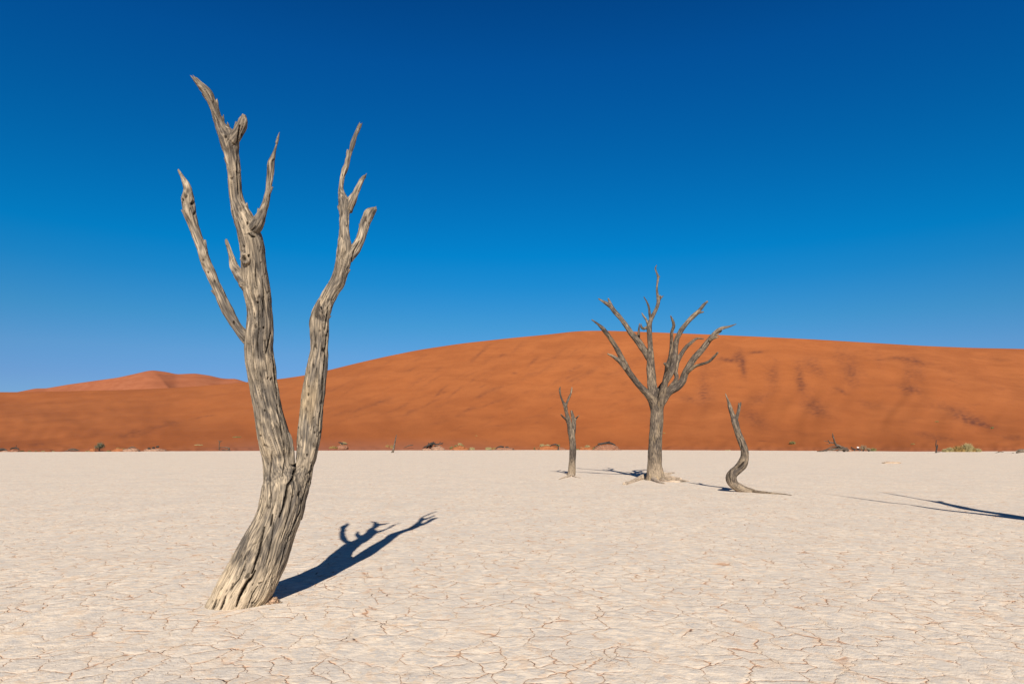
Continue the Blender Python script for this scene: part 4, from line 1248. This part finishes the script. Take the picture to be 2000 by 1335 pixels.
for i, (x, y, w, h, mt) in enumerate([(1046, 877, 8, 5, M_GRASS_G), (1059, 872.5, 10, 7, M_GRASS_P), (1070, 871, 12, 5, M_GRASS_P), (1090, 871, 8, 5, M_GRASS_G)]):
    tuft(x, y, w, h, ['lowest green tuft at the left end of the mound left of the slim tree', 'tallest pale tuft on the mound left of the slim tree',
                      'wide pale tuft in the middle of the mound left of the slim tree', 'small green tuft behind the dark arched branch by the slim tree'][i], mt)
dead_wood('dead_branch', 1085, 877.5, 'dark arched branch with a drooping end left of the slim dead tree', 'branch',
          [('branch', None, [(1074, 870.5, .7), (1080, 868, 1.2), (1086, 867.6, 1.5), (1090, 870, 1), (1091, 873, .6)], -2.2)], MW, GL)
dead_wood('wood_stub_or_hole', 1090, 878.2, 'short black stand-in for a dark hole at the clay edge left of the slim dead tree', 'stub',
          [('stub', None, [(1089.8, 878.6, 1.4), (1090.4, 875.6, 1.5), (1090.6, 873.8, .9)], -2.6)], MW, GL, voxel=.05)  # black wood added in place of a dark hole below the arched branch
for i, (x, y, w, h, mt) in enumerate([(1128, 878, 7, 3, M_GRASS_G), (1137, 877.8, 8, 6, M_GRASS_P), (1147, 873.5, 11, 6, M_GRASS_P), (1160, 877.5, 12, 5, M_GRASS_G)]):
    tuft(x, y, w, h, ['tiny tuft touching the slim dead tree on its right', 'upright pale tuft just right of the slim dead tree', 'highest pale tuft between slim tree and thick black log',
                      'green tuft at the left foot of the mound with the thick black log'][i], mt)
mound(1146, 878.2, 30, 7, 'orange mound with tufts between slim tree and thick black log', M_HUM_ORANGE)
mound(1186, 878.6, 52, 13, 'large pink clay mound carrying the thick black log', M_HUM, seed=2)
dead_wood('fallen_log', 1184, 874, 'thick black log lying on the large pink clay mound', 'log',
          [('trunk', None, [(1168, 867, 2.2), (1174, 866.2, 2), (1182, 864.8, 2.1), (1188, 864.2, 2.3), (1195, 865.8, 1.8), (1202, 868.6, 1)], -3.2),
           ('stub', 0, [(1189, 864, 1.3), (1190, 860.6, .8)], 0), ('branch', 0, [(1170, 867.5, 1), (1164, 871, .8), (1159, 873, .4)], 0)], MW, GL)
tuft(1297, 846.5, 5, 4, 'small yellow tuft on the dune touching the fan-shaped tree trunk', M_GRASS_Y, n=60)
tuft(1422, 879, 16, 2, 'flat pale green tuft at the dune foot left of the S-shaped trunk', M_GRASS_P, n=90)
tuft(1548, 866.5, 13, 7, 'bright green round tuft low on the dune right of the S-shaped trunk', M_GRASS_G, n=260)

# right: fallen tree, resting person, bushes
dead_wood('fallen_dead_tree', 1640, 881.8, 'sprawling fallen dead tree with one upright branch on the right edge of the clay', 'fallen tree',
          [('trunk', None, [(1650, 881.4, 2.08), (1645, 876.5, 2.60), (1639, 871, 2.60), (1633, 868, 2.08), (1630.2, 862.5, 1.69), (1627.6, 852.5, 1.17), (1625.6, 845.4, 0.52)], -1),
           ('branch', 0, [(1631, 864.8, 1.30), (1626, 864.3, 1.17), (1620, 862.8, 1.17), (1617, 858.6, 0.65)], -.8), ('twig', 0, [(1619.5, 862, 0.78), (1614, 861.4, 0.65), (1608.8, 860.4, 0.39)], -.6),
           ('branch', 0, [(1638, 871, 2.08), (1646, 873, 2.08), (1652, 876, 1.95), (1658, 878.5, 1.56)], -.6),
           ('branch', 0, [(1638, 871.4, 1.30), (1631, 871, 1.04), (1625, 872, 1.04), (1615, 877, 1.30), (1607, 880, 1.43), (1595.6, 880.9, 0.78)], -1.4),
           ('branch', 0, [(1643, 876, 1.56), (1636, 876, 1.30), (1629, 877.6, 1.69), (1621, 878.4, 1.17), (1612, 880.4, 0.78)], -1.8),
           ('branch', 0, [(1645, 876, 1.56), (1653, 879, 1.43), (1657, 880.4, 0.78)], -1.8), ('twig', 0, [(1627, 855, 0.78), (1624.5, 849, 0.39)], -.5)
           , ('branch', 0, [(1641, 873, 1.6), (1633, 874, 1.2), (1626, 875.5, 1.2), (1618, 879.6, .7)], -.9),
           ('branch', 0, [(1647, 877, 1.6), (1641, 878.4, 1.3), (1634, 880.6, .7)], -2),
           ('branch', 0, [(1640, 872, 1.6), (1648, 875.4, 1.6), (1655, 879.6, 1.2)], -1.4),
           ('twig', 0, [(1621, 863, .9), (1619, 866, .6), (1614, 867, .4)], -.6),
           ('twig', 0, [(1649, 875, 1.0), (1654, 873.5, .7), (1657, 874.5, .4)], -.5)], M_WOOD_BROWN, GL, voxel=.05)
dead_wood('fallen_log', 1671, 881.6, 'short dark log beside the dry brown bush, next to the sitting person', 'log',
          [('trunk', None, [(1662, 872.4, .8), (1665.5, 875.6, 1.3), (1671, 877, 1.1), (1678, 877.4, 1.3), (1681, 878.6, 1.4)], -1), ('branch', 0, [(1669, 877, 1), (1668.6, 880, 1.3)], -1),
           ('branch', 0, [(1679, 878, 1.6), (1678.5, 880.2, 1.2)], -1)], MW, GL, voxel=.05)
mound(1659, 881.4, 10, 5, 'small bleached lump between the fallen tree and the short dark log', M_HUM_PALE)
shrub(1686, 881.2, 15, 12, 'dry brown twiggy bush right of the sitting person', M_BUSH_B, n=1000, leaf=0.06, cat='bush', name='bush')
shrub(1697, 881.4, 14, 7, 'lower dry brown bush between the twiggy bush and the green tuft', M_BUSH_B, n=600, leaf=0.06, cat='bush', name='bush')
tuft(1705, 880.4, 13, 8, 'green tuft at the right end of the dry brown bushes', M_GRASS_G, n=220)
tuft(1783, 867.4, 9, 3.6, 'yellow tuft low on the dune left of the forked post-like stump', M_GRASS_Y, n=80)
tuft(1830, 824, 8, 4, 'small straw tuft halfway up the dune above the forked stump', M_GRASS_Y, n=80)
tuft(1937.5, 836.5, 6, 4.6, 'dark olive tuft on the dune at the end of the dark streak', M_GRASS_G, n=110)
dead_wood('dead_stump', 1829, 884, 'upright forked post-like stump at the clay edge, left of the big straw clump', 'stump',
          [('trunk', None, [(1828, 885, 1.9), (1828.4, 881, 1.4), (1829.2, 875, 1.2), (1828, 869, 1), (1828.4, 861, .7), (1828.6, 858.6, .4)], 0),
           ('branch', 0, [(1829.6, 877, 1.1), (1831.2, 871, .9), (1830.8, 867, .5)], 0), ('branch', 0, [(1829, 882.4, .6), (1834, 882, .6), (1838, 881.9, .3)], 0)], MW, voxel=.045)
for i, (x, y, w, h, mt) in enumerate([(1846, 882.2, 13, 7, M_GRASS_P), (1855, 882, 15, 10, M_GRASS_P), (1872, 882, 28, 13.5, M_GRASS_Y), (1889, 882, 22, 19, M_GRASS_P),
                                      (1898, 882, 16, 11, M_GRASS_Y), (1909, 882, 16, 8, M_GRASS_P)]):
    tuft(x, y, w, h, ['leftmost and lowest tuft of the big straw clump', 'second tuft from the left of the big straw clump', 'widest golden tuft in the middle of the big straw clump',
                      'tallest pale tuft of the big straw clump', 'golden tuft just right of the tallest one in the straw clump', 'rightmost low pale tuft of the big straw clump'][i],
         mt, n=900, lean=0.3, group='tufts of the big straw clump at the right')
dead_wood('driftwood', 1952, 884, 'small scattered driftwood on the clay right of the straw clump', 'wood',
          [('branch', None, [(1942, 884.6, .6), (1948, 883, .7), (1953, 881.6, .9), (1960, 882.4, .6)], 0), ('twig', 0, [(1949, 883, .6), (1950.5, 880.6, .5)], 0)], M_WOOD_BROWN, GL, voxel=.045)
dead_wood('fallen_log', 1993, 884.6, 'stout grey and black log at the right frame edge', 'log',
          [('trunk', None, [(1985, 883.4, 1.6), (1990, 881.8, 2.2), (1996, 880.4, 2.6), (2006, 880, 2.8)], 0), ('branch', 0, [(1984, 880.4, .7), (1990, 878.4, 1.3), (1999, 877.6, 1.6)], .4),
           ('branch', 0, [(1976, 884.4, .6), (1980, 884, .8)], 0)], M_WOOD_MID, GL, voxel=.06)
mound(1742, 904.4, 36, 4.6, 'low pale sand heap alone out on the clay at the right', flat_noise_mat('cream_sand', (0.34, 0.235, 0.155), (0.42, 0.32, 0.225), 5, bump=0.6, bdist=0.05), depth=0.7)


def person(x, y):
    """a tiny figure resting on the log, knees up, hands on the knees"""
    p = spot(x, 881.6)
    D = p[1] - 1.0
    hip = at(x, 876.2, D)
    s = 0.92
    root = empty('person', tuple(hip), 'person in a white top and dark cap sitting on the short dark log', 'person')
    mats = {}
    for n_, c_ in (('skin', (.33, .17, .10)), ('white_cloth', (.78, .77, .74)), ('dark_cloth', (.035, .03, .035)), ('red_cloth', (.33, .05, .04)), ('hair', (.03, .02, .015))):
        m, nt, b = new_mat(n_, .8, .2)
        N = NT(nt)
        nn = N.noise(N.coord(), 14, 2).outputs[0]
        N.l.new(N.mix(N.ramp(nn, .3, .7, 0, .35), c_, tuple(v * .6 for v in c_)), b.inputs['Base Color'])
        mats[n_] = m
    def skin(name, pts, edges, mat, root_i=0, lv=1):
        me = bpy.data.meshes.new(name)
        me.from_pydata([tuple(np.array(q[:3]) * s) for q in pts], edges, [])
        o = bpy.data.objects.new(name, me); col.objects.link(o); o.parent = root
        me.skin_vertices or o.modifiers.new('skin', 'SKIN')
        if not [m for m in o.modifiers if m.type == 'SKIN']: o.modifiers.new('skin', 'SKIN')
        if not me.skin_vertices: me.attributes.new('skin', 'FLOAT', 'POINT')
        sv = me.skin_vertices[0].data
        for i, q in enumerate(pts):
            sv[i].radius = (q[3] * s, q[3] * s); sv[i].use_root = (i == root_i)
        ss = o.modifiers.new('sub', 'SUBSURF'); ss.levels = lv; ss.render_levels = lv
        dg = bpy.context.evaluated_depsgraph_get()
        m2 = bpy.data.meshes.new_from_object(o.evaluated_get(dg))
        o.modifiers.clear(); o.data = m2
        m2.materials.clear(); m2.materials.append(mat)
        m2.polygons.foreach_set('use_smooth', [True] * len(m2.polygons))
        return o
    b = [(0, 0, .02, .13), (0, .02, .22, .14), (0, .02, .42, .15), (0, 0, .52, .06), (0, -.01, .60, .055), (0, -.02, .70, .10), (0, -.02, .78, .085),
         (-.19, 0, .45, .055), (-.24, -.14, .27, .042), (-.16, -.38, .20, .032), (.19, 0, .45, .055), (.24, -.14, .27, .042), (.16, -.38, .20, .032),
         (-.12, -.06, 0, .10), (-.15, -.42, .06, .075), (-.15, -.46, -.36, .045), (-.15, -.60, -.40, .035),
         (.12, -.06, 0, .10), (.15, -.42, .06, .075), (.15, -.46, -.36, .045), (.15, -.60, -.40, .035)]
    for sx in (-1, 1):                                     # five fingers to each hand, unequal and bent over the knee
        hx = sx * .16
        for f, (dx, ln) in enumerate([(-.028, .055), (-.010, .066), (.009, .07), (.027, .06), (-.05 * sx, .045)]):
            b.append((hx + dx, -.44, .19, .010)); b.append((hx + dx * 1.2, -.44 - ln, .165, .008))
    e = [(0, 1), (1, 2), (2, 3), (3, 4), (4, 5), (5, 6), (2, 7), (7, 8), (8, 9), (2, 10), (10, 11), (11, 12), (0, 13), (13, 14), (14, 15), (15, 16), (0, 17), (17, 18), (18, 19), (19, 20)]
    k = 21
    for hand in (9, 12):
        for f in range(5):
            e += [(hand, k), (k, k + 1)]; k += 2
    skin('body', b, e, mats['skin'])
    skin('shirt', [(0, 0, .08, .150), (0, .02, .24, .165), (0, .02, .42, .175), (0, 0, .50, .08), (-.19, 0, .455, .075), (-.235, -.12, .29, .062), (.19, 0, .455, .075), (.235, -.12, .29, .062)],
         [(0, 1), (1, 2), (2, 3), (2, 4), (4, 5), (2, 6), (6, 7)], mats['white_cloth'])
    skin('trousers', [(0, 0, .03, .15), (-.12, -.06, .0, .12), (-.15, -.42, .06, .095), (-.15, -.455, -.28, .068), (.12, -.06, .0, .12), (.15, -.42, .06, .095), (.15, -.455, -.28, .068)],
         [(0, 1), (1, 2), (2, 3), (0, 4), (4, 5), (5, 6)], mats['dark_cloth'])
    skin('cap', [(0, .0, .79, .115), (0, -.02, .82, .10), (0, -.16, .77, .035)], [(0, 1), (1, 2)], mats['dark_cloth'])
    return root


person(1675.5, 872)

# ---------------------------------------------------------------- near litter
def pebble(x, y, r, label, c):
    p = ground_at(x, y)
    s = PXM(p)
    V, Fc = blob_mesh(p, r * s, r * s * .8, r * s * .8, x, n=10, rough=.25)
    m = flat_noise_mat('dark_stone', c, tuple(v * 1.8 for v in c), 60, bump=.4, bdist=.003)
    o = mesh_obj('pebble', V, Fc, m, origin=p)
    tag(o, label, 'pebble')


pebble(1459, 1328, 3.2, 'single dark bluish pebble near the bottom edge of the clay', (.05, .055, .07))


def litter(x, y, w, n, label, rng):
    """crumbled bark and clay at the foot of the big trunk"""
    p = ground_at(x, y); s = PXM(p)
    V, Fc = blob_mesh(p, w * s * .5, w * s * .34, .07, 3.3, n=22, rough=.5)
    root = empty('bark_litter', tuple(p), label, 'litter')
    mesh_obj('crumb_heap', V, Fc, flat_noise_mat('crumbled_bark', (.10, .06, .035), (.42, .27, .17), 60, bump=1.0, bdist=.01), root)
    VV, FF = [], []
    for i in range(n):
        a = rng.uniform(0, 6.28); rr = rng.uniform(.1, 1) * w * s * .55
        b = p + np.array([math.cos(a) * rr, math.sin(a) * rr * .6, rng.uniform(.004, .03)])
        th = rng.uniform(0, 3.14); L = rng.uniform(.015, .05); d = np.array([math.cos(th) * L, math.sin(th) * L, rng.uniform(-.003, .02)])
        c = Chain('c', [(*b, .005), (*(b + d * .5), .006), (*(b + d), .003)], None, .02)
        v, f = c.tube(5, i, .3)
        FF += [[q + len(VV) for q in g] for g in f]; VV += v.tolist()
    o = mesh_obj('bark_chips', VV, FF, flat_noise_mat('bark_chip', (.16, .11, .07), (.38, .30, .21), 40, bump=0), root)
    o['kind'] = 'stuff'


litter(524, 1178, 40, 70, 'dark heap of crumbled bark at the right foot of the big leaning trunk', random.Random(2))
p_ = ground_at(531, 1191)
c_ = Chain('twig', [(*(p_ + np.array([-.025, 0, .006])), .004), (*(p_ + np.array([0, .004, .010])), .005), (*(p_ + np.array([.03, .002, .005])), .003)], None, .01)
v_, f_ = c_.tube(6, 1, .2)
tag(mesh_obj('fallen_twig', v_, f_, M_BUSH_B, origin=p_), 'tiny dark twig on the clay just right of the trunk base', 'twig')
